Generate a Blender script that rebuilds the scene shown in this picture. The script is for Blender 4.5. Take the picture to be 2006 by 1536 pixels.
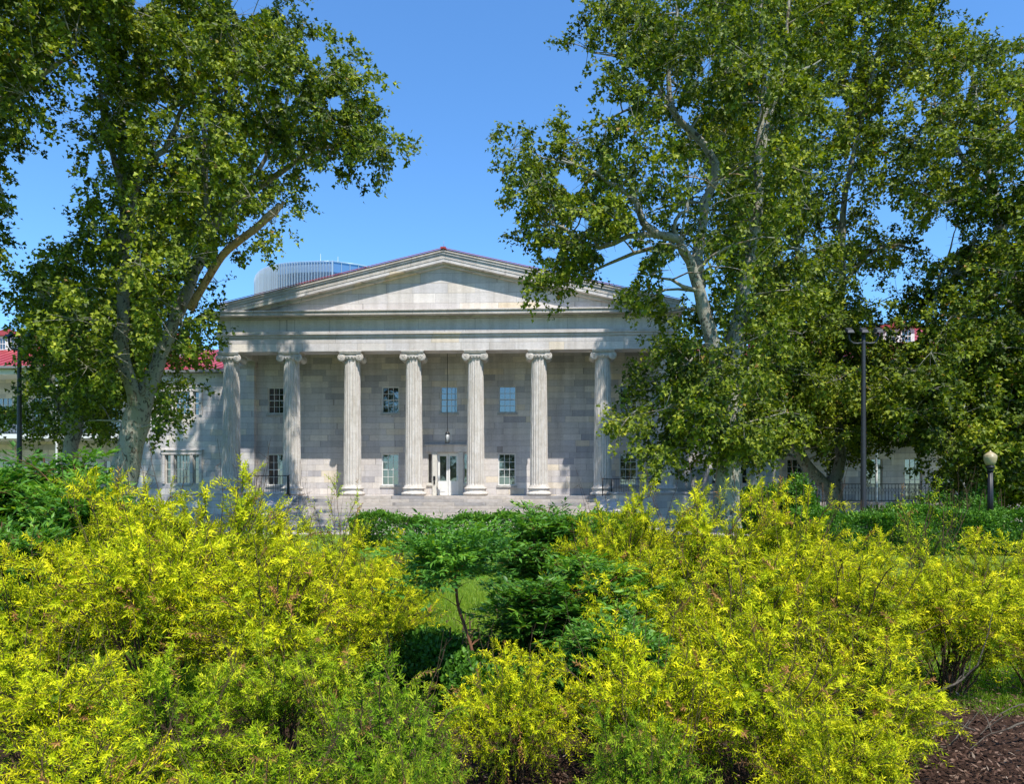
import bpy, math, random
import numpy as np
from mathutils import Vector, Matrix
R = math.radians
for o in list(bpy.data.objects): bpy.data.objects.remove(o)
sc = bpy.context.scene
COL = sc.collection
# ------------------------------------------------------------------ camera
F = 1393.0; CX, HY = 1003.0, 965.0           # focal length in px of the 2006 px wide frame, principal column, horizon row
TH = R(2.3)
CAM = Vector((5.08, -37.6, 0.18))
GZ = -1.45                                     # ground level; the portico floor is z = 0
cd = bpy.data.cameras.new('camera'); cam = bpy.data.objects.new('camera', cd); COL.objects.link(cam)
cam.location = CAM; cam.rotation_euler = (R(90), 0, TH)
cd.sensor_width = 36; cd.lens = F / 2006 * 36; cd.shift_y = (HY - 768) / 2006
cd.clip_start = 0.05; cd.clip_end = 4000
sc.camera = cam
# ------------------------------------------------------------------ light
SUN_EL, SUN_AZ = R(59), R(24)                  # azimuth: from the facade's normal towards +X
sv = Vector((math.sin(SUN_AZ)*math.cos(SUN_EL), -math.cos(SUN_AZ)*math.cos(SUN_EL), math.sin(SUN_EL)))
w = bpy.data.worlds.new('World'); sc.world = w; w.use_nodes = True
nt = w.node_tree; nt.nodes.clear()
sky = nt.nodes.new('ShaderNodeTexSky'); sky.sky_type = 'NISHITA'; sky.sun_disc = False
sky.sun_elevation = SUN_EL; sky.sun_rotation = R(180) - SUN_AZ
sky.air_density = 1.25; sky.dust_density = 0.0; sky.ozone_density = 4.0; sky.altitude = 0
bg = nt.nodes.new('ShaderNodeBackground'); bg.inputs['Strength'].default_value = 0.15
wo = nt.nodes.new('ShaderNodeOutputWorld')
tn = nt.nodes.new('ShaderNodeMix'); tn.data_type = 'RGBA'; tn.blend_type = 'MULTIPLY'; tn.inputs[0].default_value = 1.0
tn.inputs[7].default_value = (0.56, 0.86, 1.12, 1)
nt.links.new(sky.outputs[0], tn.inputs[6]); nt.links.new(tn.outputs[2], bg.inputs[0]); nt.links.new(bg.outputs[0], wo.inputs[0])
sd = bpy.data.lights.new('sun', 'SUN'); sd.energy = 4.5; sd.angle = R(0.5); sd.color = (1.0, 0.95, 0.86)
so = bpy.data.objects.new('sun', sd); COL.objects.link(so)
so.rotation_euler = sv.to_track_quat('Z', 'Y').to_euler()
vs = sc.view_settings; vs.view_transform = 'Standard'; vs.look = 'None'; vs.exposure = 0.54; vs.gamma = 1; vs.use_curve_mapping = False
cy = sc.cycles
cy.max_bounces = 8; cy.diffuse_bounces = 5; cy.glossy_bounces = 3; cy.transmission_bounces = 4; cy.transparent_max_bounces = 8
cy.caustics_reflective = False; cy.caustics_refractive = False; cy.sample_clamp_indirect = 6
cy.use_denoising = True

def W(px, py, d):
    """picture pixel + depth in metres along the view axis -> a point in the world"""
    u = (px - CX) / F; v = (HY - py) / F
    return Vector((CAM.x + d*(-math.sin(TH) + math.cos(TH)*u), CAM.y + d*(math.cos(TH) + math.sin(TH)*u), CAM.z + d*v))
def WY(px, py, Y):
    u = (px - CX) / F
    return W(px, py, (Y - CAM.y) / (math.cos(TH) + math.sin(TH)*u))
def XY(px, Y): return WY(px, HY, Y).x
def ZY(py, Y, px=871): return WY(px, py, Y).z

# ------------------------------------------------------------------ node helpers
def mat(name):
    m = bpy.data.materials.new(name); m.use_nodes = True
    t = m.node_tree; t.nodes.clear()
    out = t.nodes.new('ShaderNodeOutputMaterial')
    b = t.nodes.new('ShaderNodeBsdfPrincipled'); t.links.new(b.outputs[0], out.inputs[0])
    return m, t, b, out
def N(t, typ, **kw):
    n = t.nodes.new(typ)
    for k, v in kw.items():
        if k.startswith('i_'): n.inputs[int(k[2:]) if k[2:].isdigit() else k[2:]].default_value = v
        else: setattr(n, k, v)
    return n
def L(t, a, b): t.links.new(a, b)
def math_(t, op, a, b=None, c=None):
    n = t.nodes.new('ShaderNodeMath'); n.operation = op
    for i, v in enumerate((a, b, c)):
        if v is None: continue
        if isinstance(v, (int, float)): n.inputs[i].default_value = v
        else: t.links.new(v, n.inputs[i])
    return n.outputs[0]
def ramp(t, fac, stops, interp='LINEAR'):
    n = t.nodes.new('ShaderNodeValToRGB'); cr = n.color_ramp; cr.interpolation = interp
    while len(cr.elements) < len(stops): cr.elements.new(0.5)
    for e, (p, c) in zip(cr.elements, stops):
        e.position = p; e.color = (c[0], c[1], c[2], 1) if not isinstance(c, (int, float)) else (c, c, c, 1)
    t.links.new(fac, n.inputs[0]); return n.outputs[0]
def mix(t, fac, a, b, mode='MIX'):
    n = t.nodes.new('ShaderNodeMix'); n.data_type = 'RGBA'; n.blend_type = mode
    for i, v in ((0, fac), (6, a), (7, b)):
        if isinstance(v, (int, float)): n.inputs[i].default_value = v
        elif isinstance(v, tuple): n.inputs[i].default_value = (*v, 1)
        else: t.links.new(v, n.inputs[i])
    return n.outputs[2]
def noise(t, vec, scale, detail=4, rough=0.55, dist=0.0):
    n = N(t, 'ShaderNodeTexNoise'); n.inputs['Scale'].default_value = scale; n.inputs['Detail'].default_value = detail
    n.inputs['Roughness'].default_value = rough; n.inputs['Distortion'].default_value = dist
    if vec is not None: t.links.new(vec, n.inputs['Vector'])
    return n.outputs['Fac']
def bump(t, b, h, strength=0.3, dist=0.02):
    n = t.nodes.new('ShaderNodeBump'); n.inputs['Strength'].default_value = strength; n.inputs['Distance'].default_value = dist
    t.links.new(h, n.inputs['Height']); t.links.new(n.outputs[0], b.inputs['Normal'])
def mapped(t, vec, scale, rot=(0,0,0)):
    n = t.nodes.new('ShaderNodeMapping'); n.inputs['Scale'].default_value = scale; n.inputs['Rotation'].default_value = rot
    t.links.new(vec, n.inputs['Vector']); return n.outputs[0]

def marble_blocks(name, stops, h=0.33, ln=1.25, z0=0.0, joint=0.75, rough=0.55, vein=0.35):
    m, t, b, out = mat(name)
    pos = N(t, 'ShaderNodeNewGeometry').outputs['Position']
    s = N(t, 'ShaderNodeSeparateXYZ'); L(t, pos, s.inputs[0])
    u = math_(t, 'ADD', s.outputs[0], math_(t, 'MULTIPLY', s.outputs[1], 1.0))
    v = math_(t, 'DIVIDE', math_(t, 'ADD', s.outputs[2], z0), h)
    row = math_(t, 'FLOOR', v)
    w1 = N(t, 'ShaderNodeTexWhiteNoise', noise_dimensions='1D'); L(t, row, w1.inputs['W'])
    w2 = N(t, 'ShaderNodeTexWhiteNoise', noise_dimensions='1D'); L(t, math_(t, 'ADD', row, 77.3), w2.inputs['W'])
    blen = math_(t, 'MULTIPLY_ADD', w2.outputs[0], ln*0.7, ln*0.65)
    uu = math_(t, 'DIVIDE', math_(t, 'MULTIPLY_ADD', w1.outputs[0], 9.0, u), blen)
    # jitter of the joints inside a row
    jn = N(t, 'ShaderNodeTexNoise', noise_dimensions='2D'); jn.inputs['Scale'].default_value = 0.9; jn.inputs['Detail'].default_value = 0
    cj = N(t, 'ShaderNodeCombineXYZ'); L(t, u, cj.inputs[0]); L(t, math_(t, 'MULTIPLY', row, 5.7), cj.inputs[1]); L(t, cj.outputs[0], jn.inputs['Vector'])
    uu = math_(t, 'ADD', uu, math_(t, 'MULTIPLY', jn.outputs['Fac'], 0.9))
    col = math_(t, 'FLOOR', uu)
    c2 = N(t, 'ShaderNodeCombineXYZ'); L(t, row, c2.inputs[0]); L(t, col, c2.inputs[1])
    w3 = N(t, 'ShaderNodeTexWhiteNoise', noise_dimensions='3D'); L(t, c2.outputs[0], w3.inputs['Vector'])
    base = ramp(t, w3.outputs[0], stops)
    # veins in each block have their own direction
    vv = N(t, 'ShaderNodeVectorMath', operation='ADD'); L(t, pos, vv.inputs[0]); 
    sh = N(t, 'ShaderNodeVectorMath', operation='SCALE'); L(t, w3.outputs['Color'], sh.inputs[0]); sh.inputs['Scale'].default_value = 23
    L(t, sh.outputs[0], vv.inputs[1])
    n1 = noise(t, mapped(t, vv.outputs[0], (1.2, 1.2, 3.2), (0.0, 0.5, 0.0)), 2.2, 8, 0.68, 1.6)
    n2 = noise(t, pos, 14, 5, 0.7)
    base = mix(t, math_(t, 'MULTIPLY', ramp(t, n1, [(0.35, 0.0), (0.62, 1.0)]), vein), base, (0.62, 0.62, 0.62), 'MULTIPLY')
    base = mix(t, 0.35, base, ramp(t, n2, [(0.3, 0.72), (0.7, 1.12)]), 'MULTIPLY')
    st = noise(t, mapped(t, pos, (2.2, 2.2, 0.16)), 1.0, 5, 0.6)
    base = mix(t, 0.38, base, ramp(t, st, [(0.34, (.60, .57, .52)), (0.56, (1.05, 1.05, 1.05))]), 'MULTIPLY')
    fv = math_(t, 'FRACT', v); fu = math_(t, 'FRACT', uu)
    jm = math_(t, 'MAXIMUM', math_(t, 'LESS_THAN', fv, 0.05), math_(t, 'LESS_THAN', fu, 0.015))
    base = mix(t, math_(t, 'MULTIPLY', jm, joint), base, (0.50, 0.48, 0.46), 'MULTIPLY')
    base = mix(t, 1.0, base, (1.05, .985, .965), 'MULTIPLY')
    L(t, base, b.inputs['Base Color']); b.inputs['Roughness'].default_value = rough; b.inputs['Specular IOR Level'].default_value = 0.3
    hh = math_(t, 'SUBTRACT', math_(t, 'ADD', n2, math_(t, 'MULTIPLY', n1, 0.5)), math_(t, 'MULTIPLY', jm, 0.8))
    bump(t, b, hh, 0.35, 0.02)
    return m
GREYS = [(0.0, (.42,.43,.47)), (0.2, (.58,.58,.585)), (0.42, (.69,.675,.645)), (0.6, (.58,.585,.61)), (0.8, (.73,.72,.69)), (0.93, (.74,.69,.57)), (1.0, (.80,.79,.77))]
M = {}
M['wall'] = marble_blocks('marble_wall', GREYS, 0.34, 1.25, 3.0)
WH = [(0.0, (.58,.57,.56)), (0.3, (.68,.67,.65)), (0.55, (.63,.635,.65)), (0.8, (.71,.70,.68)), (0.9, (.76,.68,.52)), (0.97,(.82,.82,.81)), (1.0, (.86,.86,.85))]
M['tymp'] = marble_blocks('marble_tympanum', WH, 0.52, 1.6, 0.27, 0.6)
M['trim'] = marble_blocks('marble_frieze_shade_lift', [(0.0, (.74,.71,.72)), (0.5, (.80,.77,.77)), (1.0, (.84,.81,.80))], 40.0, 2.6, 20.0, 0.7)  # frieze only: paler, pinker colour makes up for its constant shade
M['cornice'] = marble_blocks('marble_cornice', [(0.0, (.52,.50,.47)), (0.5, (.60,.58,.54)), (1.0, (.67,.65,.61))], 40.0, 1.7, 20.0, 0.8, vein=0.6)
M['step'] = marble_blocks('marble_step', [(0.0, (.30,.31,.33)), (0.3, (.46,.44,.41)), (0.7, (.56,.53,.48)), (1.0, (.50,.49,.48))], 0.1667, 1.9, 3.0, 0.6, vein=0.6)

def simple(name, col, rough=0.6, metal=0.0, var=0.15, scale=6, bmp=0.0, spec=0.5):
    m, t, b, out = mat(name)
    tc = N(t, 'ShaderNodeTexCoord').outputs['Object']
    n = noise(t, tc, scale, 5, 0.6)
    c = mix(t, 1.0, (*col,), ramp(t, n, [(0.3, 1 - var), (0.7, 1 + var)]), 'MULTIPLY')
    L(t, c, b.inputs['Base Color']); b.inputs['Roughness'].default_value = rough; b.inputs['Metallic'].default_value = metal
    b.inputs['Specular IOR Level'].default_value = spec
    if bmp: bump(t, b, noise(t, tc, scale*3, 6, 0.7), bmp, 0.02)
    return m
M['white'] = simple('white_paint', (.74,.74,.72), 0.45, var=0.06)
M['cream'] = simple('cream_frame_paint', (.60,.58,.53), 0.55, var=0.08)
M['black'] = simple('black_iron', (.018,.019,.022), 0.45, 0.3)
M['pole'] = simple('dark_pole_paint', (.035,.038,.045), 0.5, 0.2)
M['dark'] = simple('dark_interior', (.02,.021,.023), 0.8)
M['gutter'] = simple('grey_gutter', (.20,.20,.20), 0.5)
M['stone'] = simple('plain_stone', (.42,.41,.39), 0.7, var=0.25, bmp=0.4)
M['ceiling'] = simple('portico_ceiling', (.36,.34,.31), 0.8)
M['steel'] = simple('brushed_steel', (.55,.56,.58), 0.3, 0.9)
M['curtain'] = simple('pale_curtain', (.6,.58,.5), 0.9, scale=20)
def colmat():
    m, t, b, out = mat('weathered_column_marble')
    pos = N(t, 'ShaderNodeNewGeometry').outputs['Position']
    n1 = noise(t, pos, 3.0, 6, 0.65, 0.8); n2 = noise(t, pos, 26, 5, 0.75); n3 = noise(t, mapped(t, pos, (5, 5, 0.5)), 1.3, 5, 0.6)
    c = ramp(t, n1, [(0.25, (.50,.46,.42)), (0.5, (.61,.57,.53)), (0.75, (.68,.65,.62))])
    c = mix(t, 0.6, c, ramp(t, n3, [(0.35, (.74,.70,.64)), (0.62, (1.05,1.05,1.05))]), 'MULTIPLY')
    c = mix(t, 0.6, c, ramp(t, n2, [(0.3, .72), (0.55, 1.06)]), 'MULTIPLY')
    L(t, c, b.inputs['Base Color']); b.inputs['Roughness'].default_value = 0.75; b.inputs['Specular IOR Level'].default_value = 0.2
    bump(t, b, math_(t, 'ADD', n2, n1), 0.7, 0.03)
    return m
M['column'] = colmat()
def roofmat():
    m, t, b, out = mat('red_standing_seam_metal')
    pos = N(t, 'ShaderNodeNewGeometry').outputs['Position']
    n = noise(t, pos, 0.8, 5, 0.6)
    L(t, ramp(t, n, [(0.3, (.30,.04,.045)), (0.7, (.42,.07,.075))]), b.inputs['Base Color'])
    b.inputs['Roughness'].default_value = 0.42
    return m
M['roof'] = roofmat()
def glassmat(name, base, rough=0.03):
    m, t, b, out = mat(name)
    pos = N(t, 'ShaderNodeNewGeometry').outputs['Position']
    b.inputs['Base Color'].default_value = (*base, 1); b.inputs['Roughness'].default_value = rough
    b.inputs['IOR'].default_value = 1.9; b.inputs['Specular IOR Level'].default_value = 1.0
    bump(t, b, noise(t, pos, 1.4, 2, 0.5), 0.06, 0.05)
    return m
M['glass'] = glassmat('window_glass', (.02,.025,.03))
M['tglass'] = glassmat('tower_glass', (.07,.12,.2), 0.12)
def bark(name, pale, brown, dark):
    m, t, b, out = mat(name)
    tc = N(t, 'ShaderNodeTexCoord').outputs['Object']
    n1 = noise(t, mapped(t, tc, (1, 1, 0.45)), 3.2, 5, 0.65, 1.2); n2 = noise(t, mapped(t, tc, (1, 1, 0.6)), 6.5, 5, 0.75, 1.0); n3 = noise(t, tc, 30, 4, 0.7)
    c = ramp(t, n1, [(0.36, brown), (0.44, pale), (0.62, pale), (0.70, tuple(x*.7 for x in pale))])
    c = mix(t, ramp(t, n2, [(0.55, 0.0), (0.58, 0.9)]), c, dark)
    c = mix(t, 0.4, c, ramp(t, n3, [(0.3, .75), (0.7, 1.1)]), 'MULTIPLY')
    L(t, c, b.inputs['Base Color']); b.inputs['Roughness'].default_value = 0.85; b.inputs['Specular IOR Level'].default_value = 0.15
    bump(t, b, math_(t, 'ADD', n2, n3), 0.6, 0.03)
    return m
M['bark'] = bark('plane_tree_bark', (.33,.315,.26), (.22,.165,.115), (.07,.055,.045))
M['deadwood'] = bark('bare_dead_wood', (.50,.33,.20), (.38,.20,.10), (.14,.09,.05))
M['twig'] = simple('shrub_twig', (.10,.065,.04), 0.85, var=0.3, spec=0.1)
M['redtwig'] = simple('nandina_stem', (.16,.075,.04), 0.8, var=0.3, spec=0.1)
def leafmat(name, stops, trans=0.45, rough=0.42, tcol=(1.25, 1.25, .35), spec=0.5):
    m, t, b, out = mat(name)
    a = N(t, 'ShaderNodeAttribute', attribute_name='tint')
    c = ramp(t, a.outputs['Fac'], stops)
    oi = N(t, 'ShaderNodeObjectInfo')
    c = mix(t, 1.0, c, ramp(t, oi.outputs['Random'], [(0.0, .9), (1.0, 1.08)]), 'MULTIPLY')
    L(t, c, b.inputs['Base Color']); b.inputs['Roughness'].default_value = rough; b.inputs['Specular IOR Level'].default_value = spec
    tr = N(t, 'ShaderNodeBsdfTranslucent'); L(t, mix(t, 1.0, c, tcol, 'MULTIPLY'), tr.inputs[0])
    ms = N(t, 'ShaderNodeMixShader'); ms.inputs[0].default_value = trans
    L(t, b.outputs[0], ms.inputs[1]); L(t, tr.outputs[0], ms.inputs[2]); L(t, ms.outputs[0], out.inputs[0])
    return m
M['plane_leaf'] = leafmat('plane_tree_leaf', [(0.0, (.024,.046,.010)), (0.3, (.08,.12,.012)), (0.6, (.22,.28,.018)), (0.93, (.46,.47,.045)), (1.0, (.36,.20,.06))], 0.3, 0.5, spec=.22)
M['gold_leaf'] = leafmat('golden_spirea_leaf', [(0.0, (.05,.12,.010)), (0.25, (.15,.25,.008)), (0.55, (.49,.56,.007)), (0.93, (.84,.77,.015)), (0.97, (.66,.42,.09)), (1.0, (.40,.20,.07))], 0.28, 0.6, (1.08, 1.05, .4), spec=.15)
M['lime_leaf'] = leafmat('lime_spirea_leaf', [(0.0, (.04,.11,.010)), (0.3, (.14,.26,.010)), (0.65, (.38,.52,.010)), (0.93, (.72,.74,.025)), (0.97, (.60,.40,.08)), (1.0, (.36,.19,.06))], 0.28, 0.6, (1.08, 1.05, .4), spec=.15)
M['shaded_leaf'] = leafmat('painted_shade_spirea_leaf', [(0.0, (.03,.09,.010)), (0.3, (.09,.20,.010)), (0.65, (.22,.36,.012)), (0.93, (.50,.56,.03)), (0.97, (.50,.34,.08)), (1.0, (.30,.16,.06))], 0.28, 0.6, (1.08, 1.05, .4), spec=.15)  # spirea leaf with cast shade put into its darker green
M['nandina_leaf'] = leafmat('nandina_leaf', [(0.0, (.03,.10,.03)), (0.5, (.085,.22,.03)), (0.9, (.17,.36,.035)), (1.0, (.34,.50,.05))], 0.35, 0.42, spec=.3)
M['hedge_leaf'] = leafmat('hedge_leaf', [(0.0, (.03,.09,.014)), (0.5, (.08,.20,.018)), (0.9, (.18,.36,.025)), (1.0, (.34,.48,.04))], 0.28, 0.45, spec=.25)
M['grass_leaf'] = leafmat('grass_blade', [(0.0, (.14,.25,.02)), (0.6, (.27,.42,.03)), (1.0, (.44,.50,.07))], 0.45, 0.5)

# ------------------------------------------------------------------ object helpers
def tag(o, label=None, cat=None, group=None, kind=None):
    if label: o['label'] = label
    if cat: o['category'] = cat
    if group: o['group'] = group
    if kind: o['kind'] = kind
    return o
def thing(name, loc, label, cat, group=None):
    o = bpy.data.objects.new(name, None); o.empty_display_size = 0.3; COL.objects.link(o); o.location = loc
    return tag(o, label, cat, group)
def rootloc(p):
    v = Vector((0, 0, 0))
    while p is not None: v += p.location; p = p.parent
    return v
class MB:
    def __init__(s): s.v = []; s.f = []; s.sm = []
    def add(s, vs_, fs, smooth=False):
        k = len(s.v); s.v += [tuple(v) for v in vs_]; s.f += [tuple(i + k for i in f) for f in fs]; s.sm += [smooth]*len(fs); return s
    def box(s, x0, x1, y0, y1, z0, z1):
        return s.add([(x0,y0,z0),(x1,y0,z0),(x1,y1,z0),(x0,y1,z0),(x0,y0,z1),(x1,y0,z1),(x1,y1,z1),(x0,y1,z1)],
              [(0,3,2,1),(4,5,6,7),(0,1,5,4),(1,2,6,5),(2,3,7,6),(3,0,4,7)])
    def tube(s, pts, rad, n=6, smooth=True, caps=True):
        pts = [Vector(p) for p in pts]
        if isinstance(rad, (int, float)): rad = [rad]*len(pts)
        vs_, fs = [], []
        ref = None
        for i, p in enumerate(pts):
            t = (pts[min(i+1, len(pts)-1)] - pts[max(i-1, 0)]).normalized()
            if ref is None: ref = t.orthogonal()
            ref = (ref - t*ref.dot(t)).normalized(); b = t.cross(ref)
            for k in range(n):
                a = 2*math.pi*k/n; vs_.append(p + (ref*math.cos(a) + b*math.sin(a))*rad[i])
        for i in range(len(pts)-1):
            for k in range(n):
                fs.append((i*n+k, i*n+(k+1) % n, (i+1)*n+(k+1) % n, (i+1)*n+k))
        if caps: fs.append(tuple(range(n-1, -1, -1))); fs.append(tuple(range((len(pts)-1)*n, len(pts)*n)))
        return s.add(vs_, fs, smooth)
    def lathe(s, prof, c, n=24, smooth=True, axis='Z', rfun=None):
        vs_, fs = [], []
        for (r, z) in prof:
            for k in range(n):
                a = 2*math.pi*k/n; rr = r*(rfun(a, z) if rfun else 1)
                if axis == 'Z': vs_.append((c[0]+rr*math.cos(a), c[1]+rr*math.sin(a), c[2]+z))
                else: vs_.append((c[0]+rr*math.cos(a), c[1]+z, c[2]+rr*math.sin(a)))
        m = len(prof)
        for i in range(m-1):
            for k in range(n):
                q = (i*n+k, i*n+(k+1) % n, (i+1)*n+(k+1) % n, (i+1)*n+k)
                fs.append(q if axis == 'Z' else q[::-1])
        a_, b_ = tuple(range(n-1, -1, -1)), tuple(range((m-1)*n, m*n))
        fs += [a_, b_] if axis == 'Z' else [a_[::-1], b_[::-1]]
        return s.add(vs_, fs, smooth)
    def prism(s, poly, y0, y1):
        """polygon in XZ extruded along Y"""
        n = len(poly); vs_ = [(x, y0, z) for x, z in poly] + [(x, y1, z) for x, z in poly]
        fs = [tuple(range(n)), tuple(range(2*n-1, n-1, -1))] + [(i, i+n, (i+1) % n+n, (i+1) % n) for i in range(n)]
        return s.add(vs_, fs)
    def build(s, name, m, parent=None, bevel=0.0, recalc=True):
        me = bpy.data.meshes.new(name); o = bpy.data.objects.new(name, me); COL.objects.link(o)
        off = rootloc(parent)
        me.from_pydata([(v[0]-off.x, v[1]-off.y, v[2]-off.z) for v in s.v], [], s.f)
        me.polygons.foreach_set('use_smooth', s.sm)
        if recalc:
            import bmesh
            bm = bmesh.new(); bm.from_mesh(me); bmesh.ops.recalc_face_normals(bm, faces=bm.faces); bm.to_mesh(me); bm.free()
        me.materials.append(m if not isinstance(m, str) else M[m])
        if parent is not None: o.parent = parent
        if bevel:
            md = o.modifiers.new('bevel', 'BEVEL'); md.width = bevel; md.segments = 2; md.limit_method = 'ANGLE'
        return o
def np_mesh(name, V, T, tint, m, parent=None, loc_off=None):
    """V (n,3) vertices, T (k,3) triangles, tint (n,)"""
    me = bpy.data.meshes.new(name)
    me.vertices.add(len(V)); me.vertices.foreach_set('co', np.ascontiguousarray(V, dtype=np.float32).ravel())
    me.loops.add(T.size); me.loops.foreach_set('vertex_index', np.ascontiguousarray(T, dtype=np.int32).ravel())
    me.polygons.add(len(T)); me.polygons.foreach_set('loop_start', np.arange(0, T.size, 3, dtype=np.int32))
    if tint is not None:
        a = me.attributes.new('tint', 'FLOAT', 'POINT'); a.data.foreach_set('value', np.ascontiguousarray(tint, dtype=np.float32))
    me.update(calc_edges=True)
    me.materials.append(M[m] if isinstance(m, str) else m)
    o = bpy.data.objects.new(name, me); COL.objects.link(o)
    if parent is not None: o.parent = parent
    return o
def unit(a): return a / np.maximum(np.linalg.norm(a, axis=-1, keepdims=True), 1e-9)
def leaves(P, D, Nn, Ln, Wd, kind, fold=0.18):
    """P base points, D axes, Nn normals, Ln lengths, Wd half widths"""
    D = unit(D); S = unit(np.cross(D, Nn)); U = np.cross(S, D)
    if kind == 'lance':
        spec = [(0, 0, 0), (.38, 1, fold), (1, 0, -.06), (.38, -1, fold)]; tri = [(0, 2, 1), (0, 3, 2)]
    elif kind == 'oval':
        spec = [(0, 0, 0), (.35, .95, fold), (.8, .65, fold*.6), (1, 0, -.1), (.8, -.65, fold*.6), (.35, -.95, fold)]; tri = [(0, 3, 2), (0, 2, 1), (0, 4, 3), (0, 5, 4)]
    else:   # lobed plane leaf
        spec = [(0, 0, 0), (.30, 1.0, fold), (.52, .42, 0), (1, 0, -.12), (.52, -.42, 0), (.30, -1.0, fold)]; tri = [(0, 2, 1), (0, 3, 2), (0, 4, 3), (0, 5, 4)]
    k = len(spec); n = len(P)
    V = np.empty((n, k, 3))
    for i, (a, b, c) in enumerate(spec):
        V[:, i] = P + D*(a*Ln)[:, None] + S*(b*Wd)[:, None] + U*(c*Ln)[:, None]
    T = (np.arange(n)[:, None, None]*k + np.array(tri)[None]).reshape(-1, 3)
    return V.reshape(-1, 3), T, k
def tubes_np(paths, n=5):
    """paths: list of (pts (m,3), radii (m,)) -> triangles"""
    Vs, Ts, off = [], [], 0
    ang = np.arange(n)*2*np.pi/n; ca, sa = np.cos(ang), np.sin(ang)
    for pts, rad in paths:
        m = len(pts); t = np.empty_like(pts); t[1:-1] = pts[2:]-pts[:-2]; t[0] = pts[1]-pts[0]; t[-1] = pts[-1]-pts[-2]; t = unit(t)
        ref = np.array([1., .13, .07]) if abs(t[0][0]) < .8 else np.array([0.1, 1., .1])
        a = unit(np.cross(t, ref)); b = np.cross(t, a)
        V = pts[:, None] + (a[:, None]*ca[None, :, None] + b[:, None]*sa[None, :, None])*rad[:, None, None]
        Vs.append(V.reshape(-1, 3))
        i = np.arange(m-1)[:, None]*n; k = np.arange(n)[None]; k2 = (k+1) % n
        q = np.stack([i+k, i+k2, i+n+k2, i+n+k], -1).reshape(-1, 4)+off
        Ts.append(q[:, [0, 1, 2]]); Ts.append(q[:, [0, 2, 3]]); off += m*n
    return np.concatenate(Vs), np.concatenate(Ts)
def smooth_shade(o):
    me = o.data; me.polygons.foreach_set('use_smooth', [True]*len(me.polygons)); return o
# ================================================================== GROUND
def sheet(name, x0, x1, y0, y1, z, m, nx=1, ny=1):
    b = MB(); 
    b.add([(x0,y0,z),(x1,y0,z),(x1,y1,z),(x0,y1,z)], [(0,1,2,3)]); return b.build(name, m, recalc=False)
def groundmat(name, stops, sc1, sc2, rough=0.95, bmp=0.8):
    m, t, b, out = mat(name)
    pos = N(t, 'ShaderNodeNewGeometry').outputs['Position']
    n1 = noise(t, pos, sc1, 6, 0.7); n2 = noise(t, pos, sc2, 6, 0.75)
    c = mix(t, 0.6, ramp(t, n1, stops), ramp(t, n2, [(0.3, .55), (0.7, 1.35)]), 'MULTIPLY')
    L(t, c, b.inputs['Base Color']); b.inputs['Roughness'].default_value = rough; b.inputs['Specular IOR Level'].default_value = 0.1
    bump(t, b, n2, bmp, 0.05); return m
M['lawn'] = groundmat('lawn_ground', [(0.3, (.11,.17,.03)), (0.6, (.17,.25,.035)), (0.8, (.22,.26,.06))], 0.7, 25)
M['mulch'] = groundmat('bark_mulch', [(0.3, (.045,.024,.016)), (0.6, (.085,.048,.032)), (0.8, (.13,.08,.055))], 1.2, 22, bmp=1.0)
M['paving'] = marble_blocks('paving_stone', [(0.0, (.42,.40,.37)), (1.0, (.52,.50,.46))], 0.6, 0.9, 3)
tag(sheet('ground', -900, 900, -400, 1500, GZ, 'lawn'), kind='structure')
# mulch bed: a gently uneven sheet in front of the camera
b = MB(); nx, ny = 60, 40
rs = np.random.RandomState(3)
for j in range(ny+1):
    for i in range(nx+1):
        x = -6 + 22*i/nx; y = -38.5 + 6.0*j/ny + 0.45*math.sin(x*0.9)*(j/ny)
        x += 0; y += 0
        z = GZ + 0.06 + 0.035*math.sin(x*2.1+y)*math.sin(y*1.7) + 0.03*rs.rand()
        b.v.append((x, y, z))
for j in range(ny):
    for i in range(nx):
        a = j*(nx+1)+i; b.f.append((a, a+1, a+nx+2, a+nx+1)); b.sm.append(True)
tag(b.build('mulch_bed', 'mulch', recalc=False), kind='structure')
b = MB(); b.add([(-18, -10.5, GZ+.004), (22, -10.5, GZ+.004), (22, -2.6, GZ+.004), (-18, -2.6, GZ+.004)], [(0,1,2,3)])
tag(b.build('path', 'paving', recalc=False), kind='structure')  # path in front of the steps, widened to bounce neutral light onto the shaded portico

# ================================================================== MAIN HALL
hall = thing('portico_hall', (0, 2.6, GZ), 'grey marble hall with a tall columned portico, wide pediment and red roof edge', 'building')
WYL = 2.6                                        # front face of the wall
colx = [XY(p, 0.0) for p in (453.5, 571.5, 690.5, 810.8, 931.8, 1055.8, 1180.5, 1305)]
X0 = XY(871, -0.45)                              # axis of the pediment
ARC0, ARC1 = colx[0]-0.50, colx[7]+0.50
HW = 18.3
EAVE = 7.05
# windows and door as openings in the wall
def wx(p): return XY(p, WYL)
def wz(p): return ZY(p, WYL, 880)
wins = []   # x0,x1,z0,z1,style
for pc in (541, 765, 879.5, 994, 1231):
    c = wx(pc); wins.append((c-.49, c+.49, wz(809), wz(757), 'up'))
for pc in (540, 764.5, 993, 1231):
    c = wx(pc); wins.append((c-.49, c+.49, wz(951), wz(889), 'low'))
for s in (-1, 1):       # tripartite windows outside the portico
    c = X0 + s*(X0 - wx(357)) + 0.0 if s == 1 else wx(357)
    for z0, z1 in ((wz(948), wz(890)), (wz(811), wz(764))):
        wins.append((c-.45, c+.45, z0, z1, 'mid')); wins.append((c-.98, c-.67, z0, z1, 'side')); wins.append((c+.67, c+.98, z0, z1, 'side'))
DX0, DX1 = wx(857), wx(898); DZ1 = wz(888)
sideL = (wx(838), wx(846.5)); sideR = (wx(908.5), wx(917))
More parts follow.
